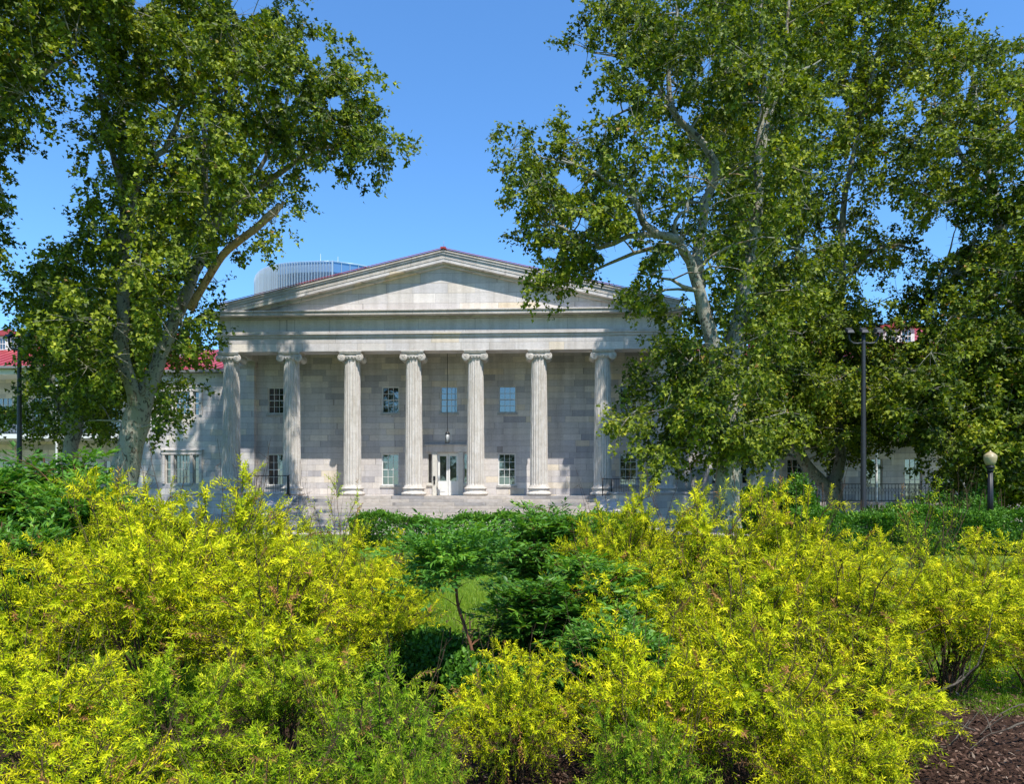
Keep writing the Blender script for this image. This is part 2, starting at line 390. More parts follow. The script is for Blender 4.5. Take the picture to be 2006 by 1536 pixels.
holes = [w_[:4] for w_ in wins] + [(DX0, DX1, 0.0, DZ1), (sideL[0], sideL[1], wz(948), DZ1), (sideR[0], sideR[1], wz(948), DZ1)]
def wall_with_holes(mb, x0, x1, z0, z1, yf, thick, holes):
    xs = sorted(set([x0, x1] + [h[0] for h in holes] + [h[1] for h in holes])); zs = sorted(set([z0, z1] + [h[2] for h in holes] + [h[3] for h in holes]))
    xs = [x for x in xs if x0 <= x <= x1]; zs = [z for z in zs if z0 <= z <= z1]
    for i in range(len(xs)-1):
        j = 0
        while j < len(zs)-1:
            cx = (xs[i]+xs[i+1])/2
            def solid(k): 
                cz = (zs[k]+zs[k+1])/2
                return not any(h[0] < cx < h[1] and h[2] < cz < h[3] for h in holes)
            if not solid(j): j += 1; continue
            k = j
            while k+1 < len(zs)-1 and solid(k+1): k += 1
            mb.add([(xs[i], yf, zs[j]), (xs[i+1], yf, zs[j]), (xs[i+1], yf, zs[k+1]), (xs[i], yf, zs[k+1])], [(0,1,2,3)])
            j = k+1
    for (a, c, d, e) in holes:   # reveals
        y2 = yf+thick
        mb.add([(a,yf,d),(a,y2,d),(a,y2,e),(a,yf,e)], [(0,1,2,3)]); mb.add([(c,yf,d),(c,yf,e),(c,y2,e),(c,y2,d)], [(0,1,2,3)])
        mb.add([(a,yf,e),(a,y2,e),(c,y2,e),(c,yf,e)], [(0,1,2,3)]); mb.add([(a,yf,d),(c,yf,d),(c,y2,d),(a,y2,d)], [(0,1,2,3)])
b = MB()
wall_with_holes(b, X0-HW, X0+HW, GZ-0.3, EAVE, WYL, 0.28, [h for h in holes if h[3] < EAVE])
# upper wall behind the columns, inside the portico
b.add([(ARC0, WYL, EAVE), (ARC1, WYL, EAVE), (ARC1, WYL, 9.3), (ARC0, WYL, 9.3)], [(0,1,2,3)])
for s in (-1, 1):
    x = X0+s*HW; b.add([(x, WYL, GZ-.3), (x, 14, GZ-.3), (x, 14, EAVE), (x, WYL, EAVE)], [(0,1,2,3)])
b.build('wall', 'wall', hall, recalc=False)
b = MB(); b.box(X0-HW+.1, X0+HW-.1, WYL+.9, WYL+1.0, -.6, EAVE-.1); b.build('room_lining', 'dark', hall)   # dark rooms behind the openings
def window(parent, x0, x1, z0, z1, y, nx, nzs, fmat='white', sill='stone', fw=0.055, rail=True, yo=0.10, curtain=False):
    """frame around the opening, sash bars, one glass sheet, a sill"""
    f = MB(); d0, d1 = y+yo-.03, y+yo+.05
    f.box(x0, x0+fw, d0, d1, z0, z1); f.box(x1-fw, x1, d0, d1, z0, z1)
    f.box(x0+fw, x1-fw, d0, d1, z1-fw, z1); f.box(x0+fw, x1-fw, d0, d1, z0, z0+fw)
    zm = (z0+z1)/2
    if rail: f.box(x0+fw, x1-fw, d0+.01, d1, zm-.022, zm+.022)
    bw = .011
    for i in range(1, nx):
        x = x0+fw+(x1-x0-2*fw)*i/nx; f.box(x-bw, x+bw, d0+.025, d1-.01, z0+fw, z1-fw)
    for j in range(1, nzs):
        z = z0+fw+(z1-z0-2*fw)*j/nzs
        if rail and abs(z-zm) < .05: continue
        f.box(x0+fw, x1-fw, d0+.0265, d1-.0115, z-bw, z+bw)
    o = f.build('window', fmat, parent)
    g = MB(); yg = y+yo+.03
    tilt = (hash((round(x0*7), round(z0*5))) % 7 - 3)*0.0012
    g.add([(x0+.01, yg+tilt, z0+.01), (x1-.01, yg-tilt, z0+.01), (x1-.01, yg-tilt, z1-.01), (x0+.01, yg+tilt, z1-.01)], [(0,1,2,3)])
    g.build('pane', 'glass', o, recalc=False)
    if sill:
        q = MB(); q.box(x0-.09, x1+.09, y-.06, y+yo-.04, z0-.13, z0-.004); q.build('sill', sill, o, 0.006)
    return o
for i, (x0, x1, z0, z1, st) in enumerate(wins):
    if st == 'up': window(hall, x0, x1, z0, z1, WYL, 3, 4, 'cream' if i in (2, 3) else 'white')
    elif st == 'low': window(hall, x0, x1, z0, z1, WYL, 3, 4)
    elif st == 'mid': window(hall, x0, x1, z0, z1, WYL, 4, 4, 'cream')
    else: window(hall, x0, x1, z0, z1, WYL, 1, 4, 'cream', None, .035)
# stone surrounds of the tripartite windows
for i in range(9, len(wins), 3):
    x0, x1, z0, z1, _ = wins[i]; q = MB()
    q.box(x0-.75, x1+.75, WYL-.09, WYL-.003, z1+.004, z1+.22); q.box(x0-.80, x1+.80, WYL-.14, WYL-.003, z1+.222, z1+.30)
    q.box(x0-.20, x0-.02, WYL-.07, WYL-.003, z0, z1); q.box(x1+.02, x1+.20, WYL-.07, WYL-.003, z0, z1)
    q.box(x0-.72, x0-.555, WYL-.07, WYL-.003, z0, z1); q.box(x1+.555, x1+.72, WYL-.07, WYL-.003, z0, z1)
    q.build('window_surround', 'tymp', hall, 0.008)
# door: stone surround, posts, two leaves with dark glass, side lights
q = MB(); dz = DZ1
q.box(sideL[0]-.10, sideR[1]+.10, WYL-.10, WYL-.003, dz+.06, dz+.42); q.box(sideL[0]-.16, sideR[1]+.16, WYL-.15, WYL-.003, dz+.422, dz+.50)
q.build('door_surround', 'tymp', hall, 0.01)
for a, c in ((sideL[1]+.03, DX0-.01), (DX1+.01, sideR[0]-.03)):
    q = MB(); q.box(a, c, WYL-.12, WYL-.003, 0.002, dz+.055); q.build('door_post', 'cream', hall, 0.008)
for a, c in (sideL, sideR):
    f = MB(); z0 = wz(948)
    f.box(a, a+.035, WYL+.02, WYL+.08, z0, dz); f.box(c-.035, c, WYL+.02, WYL+.08, z0, dz); f.box(a+.035, c-.035, WYL+.02, WYL+.08, z0, z0+.05); f.box(a+.035, c-.035, WYL+.02, WYL+.08, dz-.05, dz)
    o = f.build('side_light', 'cream', hall)
    g = MB(); g.add([(a, WYL+.06, z0), (c, WYL+.06, z0), (c, WYL+.06, dz), (a, WYL+.06, dz)], [(0,1,2,3)]); g.build('pane', 'glass', o, recalc=False)
    q = MB(); q.box(a-.05, c+.05, WYL-.09, WYL+.0, z0-.12, z0-.004); q.build('side_light_sill', 'cream', hall, 0.006)
xm = (DX0+DX1)/2
for a, c in ((DX0+.03, xm-.008), (xm+.008, DX1-.03)):
    f = MB(); st = .095; y0, y1 = WYL+.10, WYL+.15; zg0, zg1 = .83, dz-.16
    f.box(a, a+st, y0, y1, 0.02, dz-.04); f.box(c-st, c, y0, y1, 0.02, dz-.04); f.box(a+st, c-st, y0, y1, .02, zg0); f.box(a+st, c-st, y0, y1, zg1, dz-.04)
    f.box(a+st+.05, c-st-.05, y0-.02, y0+.001, .22, zg0-.14)
    o = f.build('door', 'white', hall, 0.006)
    g = MB(); g.add([(a+st, y0+.03, zg0), (c-st, y0+.03, zg0), (c-st, y0+.03, zg1), (a+st, y0+.03, zg1)], [(0,1,2,3)]); g.build('pane', 'glass', o, recalc=False)
    h = MB(); hx = a+.05 if a < xm-.2 else c-.05
    h.tube([(hx, y0-.05, .92), (hx, y0-.05, 1.08)], .014, 8); h.box(hx-.03, hx+.03, y0-.012, y0-.001, .86, 1.12); h.build('handle', 'steel', o)
q = MB(); q.box(DX0, DX0+.03, WYL+.05, WYL+.18, 0, dz); q.box(DX1-.03, DX1, WYL+.05, WYL+.18, 0, dz); q.box(DX0+.03, DX1-.03, WYL+.05, WYL+.18, dz-.04, dz); q.build('door_frame', 'white', hall)

# columns
def flute(a, z): 
    k = (a*20/(2*math.pi)) % 1.0
    return 1 - 0.075*math.sin(math.pi*min(1, max(0, (k-.08)/.84)))**0.75
def column(x):
    y = 0.0; r0, r1 = .475, .405
    rs = random.Random(int(x*100))
    sh = MB(); prof = []
    zb, zt = .50, 7.22
    nz = 46
    prof.append((r0*1.07, zb-.05)); prof.append((r0*1.03, zb))
    n = 160
    vs_, fs = [], []
    rings = [(zb-.02, r0*1.08, 0), (zb+.01, r0*1.07, 0), (zb+.05, r0, 0), (zb+.12, r0, 1)]
    for i in range(nz+1):
        t = i/nz; z = zb+.13+(zt-.22-zb)*t; rings.append((z, r0+(r1-r0)*(t**1.35), 1))
    rings += [(zt-.07, r1, 1), (zt-.06, r1, 0), (zt, r1*1.02, 0)]
    chips = [(rs.uniform(0, 6.28), rs.uniform(zb, zt), rs.uniform(.15, .5)) for _ in range(26)]
    for z, r, fl in rings:
        for k in range(n):
            a = 2*math.pi*k/n; g = flute(a, z) if fl else 1
            if fl:
                for (ca, cz, cs) in chips:
                    da = abs((a-ca+math.pi) % (2*math.pi)-math.pi); dd = (da*r*1.6)**2 + ((z-cz)*.55)**2
                    if dd < cs*cs*.35: g = g*(1-.5*(1-dd/(cs*cs*.35))) + .93*(.5*(1-dd/(cs*cs*.35)))
            rr = r*g
            vs_.append((x+rr*math.cos(a), y+rr*math.sin(a), z))
    for i in range(len(rings)-1):
        for k in range(n): fs.append((i*n+k, i*n+(k+1) % n, (i+1)*n+(k+1) % n, (i+1)*n+k))
    sh.add(vs_, fs, False)
    o = sh.build('column', 'column', hall)
    # attic base: torus, scotia, torus
    pr = [(.50, 0)]
    for k in range(9): a = math.pi*k/8; pr.append((.60+.075*math.sin(a), .02+.17*(k/8)))
    pr += [(.585, .20), (.57, .23), (.545, .27), (.55, .315), (.565, .33)]
    for k in range(7): a = math.pi*k/6; pr.append((.56+.05*math.sin(a), .335+.11*(k/6)))
    pr += [(.535, .45), (.52, .475), (.50, .49)]
    bs = MB(); bs.lathe(pr, (x, y, 0), 48); bs.build('base', 'column', o)
    # ionic capital
    cp = MB(); zc = 7.20
    pr = [(r1*1.0, 0)] + [(r1*1.02+.09*math.sin(math.pi*.5*k/6), .03+.14*k/6) for k in range(7)] + [(r1*1.1, .2)]
    cp.lathe(pr, (x, y, zc), 40)
    # cushion band between the volutes, sagging a little in the middle
    m_ = 14; topz = zc+.335
    poly = [(-.50, zc+.33), (.50, zc+.33)] + [(.50-1.0*k/m_, zc+.15-.035*math.sin(math.pi*k/m_)) for k in range(m_+1)]
    cp.prism([(x+px_, z) for px_, z in poly], y-.40, y+.40)
    for s in (-1, 1):
        vc = (x+s*.485, y, zc+.125)
        rr = [(.20,-.43),(.205,-.425),(.205,-.40),(.15,-.30),(.12,-.12),(.115,0),(.12,.12),(.15,.30),(.205,.40),(.205,.425),(.20,.43)]
        cp.lathe(rr, vc, 28, True, 'Y')
        # spiral fillet on the front and back faces
        for yy in (-.435, .435):
            pts = []; 
            for k in range(46):
                a = -s*(k/45*4.6*math.pi) + math.pi/2; r_ = .192*math.exp(-k/45*1.9)
                pts.append((vc[0]+r_*math.cos(a), y+yy, vc[2]+r_*math.sin(a)))
            cp.tube(pts, .017, 5)
            cp.lathe([(.035, -.02), (.035, .02)], (vc[0], y+yy, vc[2]), 10, True, 'Y')
    for yy in (-.435,): 
        cp.tube([(x-.47, y+yy, zc+.317), (x+.47, y+yy, zc+.317)], .017, 5)
        cp.tube([(x-.30, y+yy+.03, zc+.14), (x-.15, y+yy, zc+.12), (x, y+yy, zc+.115), (x+.15, y+yy, zc+.12), (x+.30, y+yy+.03, zc+.14)], .017, 5)
    for i in range(7):
        a = -math.pi/2+(i-3)*.36; cp.lathe([(.02,-.05),(.045,-.02),(.05,.02),(.03,.05)], (x+.455*math.cos(a), y+.455*math.sin(a), zc+.08), 8)
    cp.box(x-.57, x+.57, y-.475, y+.475, zc+.337, zc+.40); cp.box(x-.60, x+.60, y-.50, y+.50, zc+.402, zc+.448)
    cp.build('capital', 'column', o)
for x in colx: column(x)
ZA = 7.65
# antae against the back wall
for x, s in ((XY(484, WYL-.3), -1), (XY(1283, WYL-.3), 1)):
    q = MB(); q.box(x-.42, x+.42, WYL-.32, WYL-.002, 0.0, 7.25); o = q.build('wall_pilaster', 'wall', hall)
    q = MB(); q.box(x-.47, x+.47, WYL-.37, WYL-.004, 7.25, 7.36); q.box(x-.52, x+.52, WYL-.42, WYL-.006, 7.362, 7.50); q.box(x-.46, x+.46, WYL-.36, WYL-.008, 7.502, 7.66); q.build('pilaster_cap', 'cornice', o, .01)
    q = MB(); q.box(x-.50, x+.50, WYL-.40, WYL-.004, 0.001, .30); q.build('pilaster_base', 'wall', o, .02)
# entablature
y0 = -.45
def ring(mb, x0, x1, ya, z0, z1, thick=.9, yb=None):
    """front beam and its two returns to the wall"""
    mb.box(x0, x1, ya, ya+thick, z0, z1)
    for a, c in ((x0, x0+thick), (x1-thick, x1)): mb.box(a, c, ya+thick+.003, (WYL-.003 if yb is None else yb), z0, z1)
b = MB(); ring(b, ARC0, ARC1, y0, ZA, 8.36); b.build('architrave', 'tymp', hall)
b = MB(); b.box(ARC0-.06, ARC1+.06, y0-.06, y0-.003, 8.364, 8.50); b.box(ARC0-.14, ARC1+.14, y0-.14, y0-.003, 8.503, 8.70)
for s, xx in ((-1, ARC0), (1, ARC1)):
    a, c = (xx-.14, xx-.003) if s < 0 else (xx+.003, xx+.14); b.box(a, c, y0, WYL, 8.503, 8.70)
b.build('taenia_band', 'tymp', hall, .012)
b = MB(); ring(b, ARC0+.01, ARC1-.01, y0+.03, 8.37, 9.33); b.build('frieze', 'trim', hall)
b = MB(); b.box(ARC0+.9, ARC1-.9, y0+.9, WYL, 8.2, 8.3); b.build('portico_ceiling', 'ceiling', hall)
CE0, CE1 = XY(424, -1.05), XY(1334, -1.05)
HC = (CE1-CE0)/2; XC = (CE0+CE1)/2
b = MB()
for (o_, z0, z1) in ((.16, 9.335, 9.42), (.56, 9.423, 9.60), (.62, 9.603, 9.68)):
    os_ = o_*.5
    b.box(ARC0-os_, ARC1+os_, y0-o_, y0+.6, z0, z1)
    for s in (-1, 1):
        xx = ARC0 if s < 0 else ARC1; a, c = (xx-os_, xx+.5) if s < 0 else (xx-.5, xx+os_); b.box(a, c, y0+.603, 14, z0, z1)
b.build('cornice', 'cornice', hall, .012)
# tympanum
ZT0 = 9.683; ZAP = ZY(485, -1.05, 871); ZE = 9.70
slope = (ZAP-ZE-.35)/HC
zin = ZAP-.78
wt = (zin-ZT0)/slope
b = MB(); b.add([(X0-wt-.3, y0+.02, ZT0), (X0+wt+.3, y0+.02, ZT0), (X0, y0+.02, zin+.1)], [(0,1,2)]); b.build('tympanum', 'tymp', hall, recalc=False)
# raking cornice: stacked sloping courses, projecting further towards the top
def rake(mb, yf, yb, dz0, dz1, ext=0.0):
    """band between ZAP-dz1 and ZAP-dz0 (vertical offsets) running down both slopes"""
    w_ = HC+ext
    for s in (-1, 1):
        xe = XC+s*w_ ; ze = ZAP-slope*w_
        p = [(X0, ZAP-dz0), (X0, ZAP-dz1), (xe, max(ze-dz1, 9.684)), (xe, max(ze-dz0, 9.69))]
        if s > 0: p = p[::-1]
        # clip the lower edge at the horizontal cornice
        xk = X0+s*(ZAP-dz1-9.684)/slope
        if abs(xk-X0) < w_: p = [(X0, ZAP-dz0), (X0, ZAP-dz1), (xk, 9.684), (xe, 9.684), (xe, max(ze-dz0, 9.69))]
        mb.prism(p, yf, yb)
b = MB(); rake(b, y0-.14, y0+.3, .66, .80, -.9); rake(b, y0-.44, y0+.3, .50, .657, -.35); b.build('raking_moulding', 'tymp', hall)
b = MB(); rake(b, y0-.46, y0+.3, .30, .497, -.2); rake(b, y0-.49, y0+.3, .16, .297, -.05); rake(b, y0-.53, y0+.3, .045, .157, 0); b.build('raking_cornice', 'cornice', hall)
# portico roof, red metal with standing seams
b = MB()
for s in (-1, 1):
    w_ = HC+.08; xe = XC+s*w_; ze = ZAP-slope*w_
    p0, p1 = (X0, ZAP-.03), (xe, ze-.03)
    b.prism([p0, p1, (p1[0], p1[1]-.010), (p0[0], p0[1]-.010)], y0-.56, 15)
    k = 0
    yy = -1.1
    while yy < 15:
        b.prism([(p0[0], p0[1]+.001), (p1[0], p1[1]+.001), (p1[0], p1[1]+.03), (p0[0], p0[1]+.03)], yy, yy+.02); yy += .5
b.box(X0-.14, X0+.14, y0-.60, 15, ZAP-.02, ZAP+.065)
b.build('portico_roof', 'roof', hall)
b = MB(); b.tube([(X0, y0-.3, ZAP+.06), (X0, y0-.3, ZAP+.45)], .012, 6); b.lathe([(.09, 0), (.07, .05), (.015, .08)], (X0, y0-.3, ZAP+.07), 10); b.build('lightning_rod', 'gutter', hall)
# roof of the block behind the portico
def sloped(mb, xa, xb, ya, za, yb, zb, seams=True, th=.06):
    mb.add([(xa,ya,za),(xb,ya,za),(xb,yb,zb),(xa,yb,zb),(xa,ya,za-th),(xb,ya,za-th),(xb,yb,zb-th),(xa,yb,zb-th)], [(0,1,2,3),(7,6,5,4),(0,4,5,1),(1,5,6,2),(2,6,7,3),(3,7,4,0)])
    x = xa+.2
    while seams and x < xb-.1:
        mb.add([(x,ya,za+.001),(x+.03,ya,za+.001),(x+.03,yb,zb+.001),(x,yb,zb+.001),(x,ya,za+.04),(x+.03,ya,za+.04),(x+.03,yb,zb+.04),(x,yb,zb+.04)], [(4,5,6,7),(0,4,7,3),(1,2,6,5),(0,1,5,4)]); x += .5
for xa, xb in ((X0-HW-.3, ARC0-.33), (ARC1+.33, X0+HW+.3)):
    b = MB(); sloped(b, xa, xb, WYL-.35, 7.22, 11, 10.1); b.build('roof', 'roof', hall)
for xa, xb in ((X0-HW-.3, ARC0-.16), (ARC1+.16, X0+HW+.3)):
    b = MB(); b.box(xa, xb, WYL-.36, WYL+.1, 7.053, 7.15); b.box(xa, xb, WYL-.42, WYL-.365, 7.06, 7.20)
    b.build('eaves_gutter', 'gutter', hall)
# floor, steps and cheek blocks
SX0, SX1 = XY(578, -1.2), XY(1168, -1.2)
b = MB(); b.box(ARC0-.3, ARC1+.3, -.75, WYL-.003, GZ-.2, 0.0)
b.build('portico_floor', 'step', hall, .01)
b = MB(); rz = .166; tr = .34; yf = -.753
for i in range(8):
    zt = -.001-i*rz if i else -.001
    ya = yf-.35-(i)*tr
    b.box(SX0+.003, SX1-.003, ya, yf, max(GZ-.2, zt-rz+.002 if i < 7 else GZ-.2), zt)
b.build('steps', 'step', hall, .012)
for xa, xb in ((XY(514, -2), SX0), (SX1, XY(1225, -2))):
    b = MB(); b.add([(xa,-3.4,GZ-.2),(xb,-3.4,GZ-.2),(xb,-.756,GZ-.2),(xa,-.756,GZ-.2),(xa,-3.4,-.95),(xb,-3.4,-.95),(xb,-.756,.03),(xa,-.756,.03)],
      [(0,3,2,1),(4,5,6,7),(0,1,5,4),(1,2,6,5),(2,3,7,6),(3,0,4,7)]); b.build('cheek_wall', 'wall', hall, .02)
for xa, xb in ((ARC0-2.2, XY(560, -1)), (XY(1195, -1), ARC1+3.2)):
    b = MB(); b.box(xa, xb, -1.15, -.757, GZ-.2, .10); b.box(xa-.04, xb+.04, -1.2, -.74, .102, .20); b.build('terrace_wall', 'wall', hall, .012)

# hanging lantern, intercom, railings: things of their own
lx, ly = XY(876.5, .9), .9
la = thing('hanging_lantern', (lx, ly, 8.2), 'small black glazed lantern hanging on a long rod before the entrance', 'lantern')
b = MB(); b.tube([(lx, ly, 8.198), (lx, ly, ZY(850, ly)+.12)], .016, 6); b.build('hanging_rod', 'black', la)
zl1, zl0 = ZY(850, ly), ZY(868, ly)
b = MB(); b.lathe([(.02, .16), (.05, .12), (.13, .03), (.135, 0)][::-1], (lx, ly, zl1), 12); b.lathe([(.12, 0), (.12, .03)], (lx, ly, zl0), 12)
for k in range(6):
    a = k*math.pi/3; b.tube([(lx+.115*math.cos(a), ly+.115*math.sin(a), zl0+.02), (lx+.115*math.cos(a), ly+.115*math.sin(a), zl1+.01)], .010, 5)
b.build('lantern_cage', 'black', la)
b = MB(); b.lathe([(.105, 0), (.105, zl1-zl0-.03)], (lx, ly, zl0+.025), 16)
M['lglass'] = simple('lantern_glass', (.45,.47,.48), 0.15, var=.05); b.build('glass_cylinder', 'lglass', la)
ix, iz0, iz1 = wx(851.5), wz(949), wz(933)
it = thing('entry_keypad', (ix, WYL, iz0), 'black keypad and call box fixed beside the white front door', 'keypad')
b = MB(); b.box(ix-.065, ix+.065, WYL-.165, WYL-.125, iz0+.22, iz1); b.build('call_box', 'black', it, .008)
b = MB(); b.box(ix-.045, ix+.045, WYL-.17, WYL-.125, iz0, iz0+.17); b.build('keypad', 'black', it, .008)
def railing(name, segs, z0, z1, label, group=None, step=.12, parent=None, m='black'):
    p0 = segs[0][0]
    r = thing(name, (p0[0], p0[1], z0), label, 'railing', group) if parent is None else parent
    a_ = MB(); done = []
    for (p, q) in segs:
        p = Vector((p[0], p[1], 0)); q = Vector((q[0], q[1], 0)); d = q-p; n = max(1, int(d.length/step))
        for z in (z1, z0+.08): a_.tube([p+Vector((0,0,z)), q+Vector((0,0,z))], .020 if z == z1 else .014, 6)
        for k in range(n+1):
            c = p+d*k/n
            if k == n or (k == 0 and q is None) or (k == 0 and p not in done):
                done.append(p); pp = MB(); pp.tube([c+Vector((0,0,z0)), c+Vector((0,0,z1+.03))], .026, 6); pp.build('rail_post', m, r)
            else: a_.tube([c+Vector((0,0,z0+.08)), c+Vector((0,0,z1))], .009, 4, caps=False)
    a_.build('rail_panel', m, r); return r
zr0 = .20
railing('iron_railing', [((XY(489,-1), -1.0), (XY(563,-1), -1.0)), ((XY(563,-1), -1.0), (XY(568,-2.2), -2.3))], -0.0+.0, ZY(932, -1), 'black iron railing at the left end of the portico steps')
railing('iron_railing', [((XY(1198,-1), -1.0), (XY(1284,-1), -1.0)), ((XY(1198,-1), -1.0), (XY(1180,-2.2), -2.3))], -0.0, ZY(939, -1), 'black iron railing at the right end of the portico steps')

# ================================================================== WINGS
def dormer(parent, x, yf, zf, wd=1.9, hh=1.0):
    m1 = MB(); m1.box(x-wd/2, x+wd/2, yf, yf+2.4, zf, zf+hh); o = m1.build('dormer', 'white', parent)
    for s in (-1, 1):
        xx = x+s*wd*.24
        g = MB(); g.box(xx-.28, xx+.28, yf-.02, yf-.004, zf+.14, zf+hh-.14); g.build('pane', 'glass', o)
        f = MB(); xa, xb, za, zb = xx-.30, xx+.30, zf+.12, zf+hh-.12
        for q in ((xa, xa+.05, za, zb), (xb-.05, xb, za, zb), (xa+.05, xb-.05, za, za+.05), (xa+.05, xb-.05, zb-.05, zb)): f.box(q[0], q[1], yf-.05, yf-.022, q[2], q[3])
        for q in ((xx-.09-.012, xx-.09+.012, za+.05, zb-.05), (xx+.09-.012, xx+.09+.012, za+.05, zb-.05), (xa+.05, xb-.05, (za+zb)/2-.018, (za+zb)/2+.018)): f.box(q[0], q[1], yf-.045+(.004 if q[1]-q[0] > .1 else 0), yf-.023, q[2], q[3])
        f.build('window_frame', 'white', o)
    r = MB(); r.prism([(x-wd/2-.2, zf+hh+.003), (x+wd/2+.2, zf+hh+.003), (x+wd/2+.2, zf+hh+.09), (x, zf+hh+.42), (x-wd/2-.2, zf+hh+.09)], yf-.2, yf+2.6); r.build('dormer_roof', 'roof', o)
def wing(side, xa, xb, label, zb=3.45, zeave=7.28):
    w_ = thing('veranda_wing', ((xa+xb)/2, 4.2, GZ), label, 'building')
    WYW = 4.6
    hs = []; x = xa+1.3; k = 0
    while x < xb-1.2:
        hs.append((x-.5, x+.5, -.30 if k % 2 else .45, 2.15)); hs.append((x-.5, x+.5, zb+.05 if k % 2 else zb+.85, zb+2.55)); x += 2.25; k += 1
    b = MB(); wall_with_holes(b, xa, xb, GZ-.3, zeave+.3, WYW, .25, hs)
    b.add([(xb if side < 0 else xa, WYW, GZ), (xb if side < 0 else xa, 14, GZ), (xb if side < 0 else xa, 14, zeave), (xb if side < 0 else xa, WYW, zeave)], [(0,1,2,3)])
    b.build('wall', 'wall', w_, recalc=False)
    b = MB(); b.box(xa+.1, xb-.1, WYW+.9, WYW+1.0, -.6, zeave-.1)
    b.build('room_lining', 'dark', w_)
    for h in hs: window(w_, h[0], h[1], h[2], h[3], WYW, 3, 4 if h[3]-h[2] < 2 else 5, 'cream', None)
    b = MB(); b.box(xa, xb, 1.45, WYW-.003, GZ-.2, -.37); b.box(xa-.02, xb+.02, 1.25, 1.447, GZ-.2, -.52); b.box(xa-.02, xb+.02, .95, 1.247, GZ-.2, -.95); b.build('veranda_floor', 'step', w_)
    b = MB(); b.box(xa, xb, 1.40, WYW-.003, zb-.16, zb); b.box(xa, xb, 1.34, 1.397, zb-.22, zb+.03); b.build('balcony_slab', 'white', w_)
    b = MB(); b.box(xa, xb, 1.35, 1.60, zeave-.42, zeave-.13); b.box(xa, xb, 1.605, WYW-.003, zeave-.20, zeave-.14); b.build('eaves_beam', 'cream', w_)
    b = MB(); b.box(xa-.1, xb+.1, 1.02, 1.14, zeave-.125, zeave+.0); b.box(xa-.1, xb+.1, 1.143, 1.6, zeave-.125, zeave-.05); b.build('eaves_gutter', 'gutter', w_)
    x = (XY(1717, 1.5) if side > 0 else XY(111, 1.5)); xs = []
    n0 = int((xa-x)/4.6)-2
    for k in range(n0, n0+14):
        xx = x+4.6*k
        if xa+.2 < xx < xb-.2: xs.append(xx)
    for xx in xs:
        p = MB(); p.lathe([(.075, 0), (.062, .1), (.06, 3.3), (.075, 3.4)], (xx, 1.5, -.369), 12); p.lathe([(.07, 0), (.06, .1), (.058, zeave-.42-zb-.1), (.07, zeave-.42-zb)], (xx, 1.5, zb+.001), 12); p.build('post', 'white', w_)
    for lev in (-.37, zb):
        for a, c in zip([xa]+xs, xs+[xb]):
            q = MB(); z0, z1 = lev, lev+1.0
            for z in (z1, z0+.1): q.box(a+.08, c-.08, 1.46, 1.50, z-.02, z+.02)
            n = int((c-a-.2)/.17)
            for k in range(n+1):
                xx = a+.1+(c-a-.2)*k/max(1, n); q.box(xx-.009, xx+.009, 1.471, 1.489, z0+.12, z1-.02)
                if k < n:
                    x2 = a+.1+(c-a-.2)*(k+1)/max(1, n)
                    q.tube([(xx, 1.48, z0+.5), (x2, 1.48, z0+.85)], .007, 4); q.tube([(x2, 1.483, z0+.5), (xx, 1.483, z0+.85)], .007, 4)
            q.build('balustrade', 'black', w_)
    b = MB(); sloped(b, xa-.1, xb+.1, 1.1, zeave+.02, 9.0, 10.7); b.build('roof', 'roof', w_)
    b = MB(); b.box(xa-.1, xb+.1, 9.0, 9.3, 9.0, 10.85); b.build('roof_ridge', 'roof', w_)
    for px_ in ((8, 283) if side < 0 else (1766, 1560, 1960)):
        dx = XY(px_, 4.6)
        if xa < dx < xb: dormer(w_, dx, 5.0, 8.85)
    return w_
wing(-1, -38, X0-HW-.32, 'left veranda wing with white balcony edge, seen beside the forked tree trunk')
wing(1, X0+HW+.32, 42, 'right veranda wing with red roof and dormer seen through the trees')
# dormer on the hall's own roof, left of the portico
dormer(hall, XY(300, 6), 5.6, 8.45)

# ================================================================== GLASS TOWER far behind
tw = thing('glass_tower', tuple(WY(640, 1000, 110)[:2])+(GZ,), 'distant curved glass tower with pale vertical fins rising behind the left roof slope', 'tower')
pl = [(503,163),(506,159.5),(512,156.7),(521,154.6),(533,153),(548,151.8),(566,151),(587,150.5),(610,150.2),(632,150),(652,150)]
pts = [W(p, 965, d) for p, d in pl]; pr_ = [W(p, 965, d) for p, d in ((652,150),(700,152.2),(748,155.5),(775,159))]
back = [W(775, 965, 185), W(500, 965, 188)]
ZTOP = .18 + 453/F*150
b = MB(); full = pts+pr_[1:]+back; n = len(full)
b.add([(p.x, p.y, GZ) for p in full]+[(p.x, p.y, ZTOP-2.2) for p in full], [(i, (i+1) % n, (i+1) % n+n, i+n) for i in range(n)]+[tuple(range(n, 2*n))])
b.build('curtain_wall', 'tglass', tw)
M['fin'] = simple('aluminium_fin', (.44,.53,.64), 0.4, 0.3, var=.05)
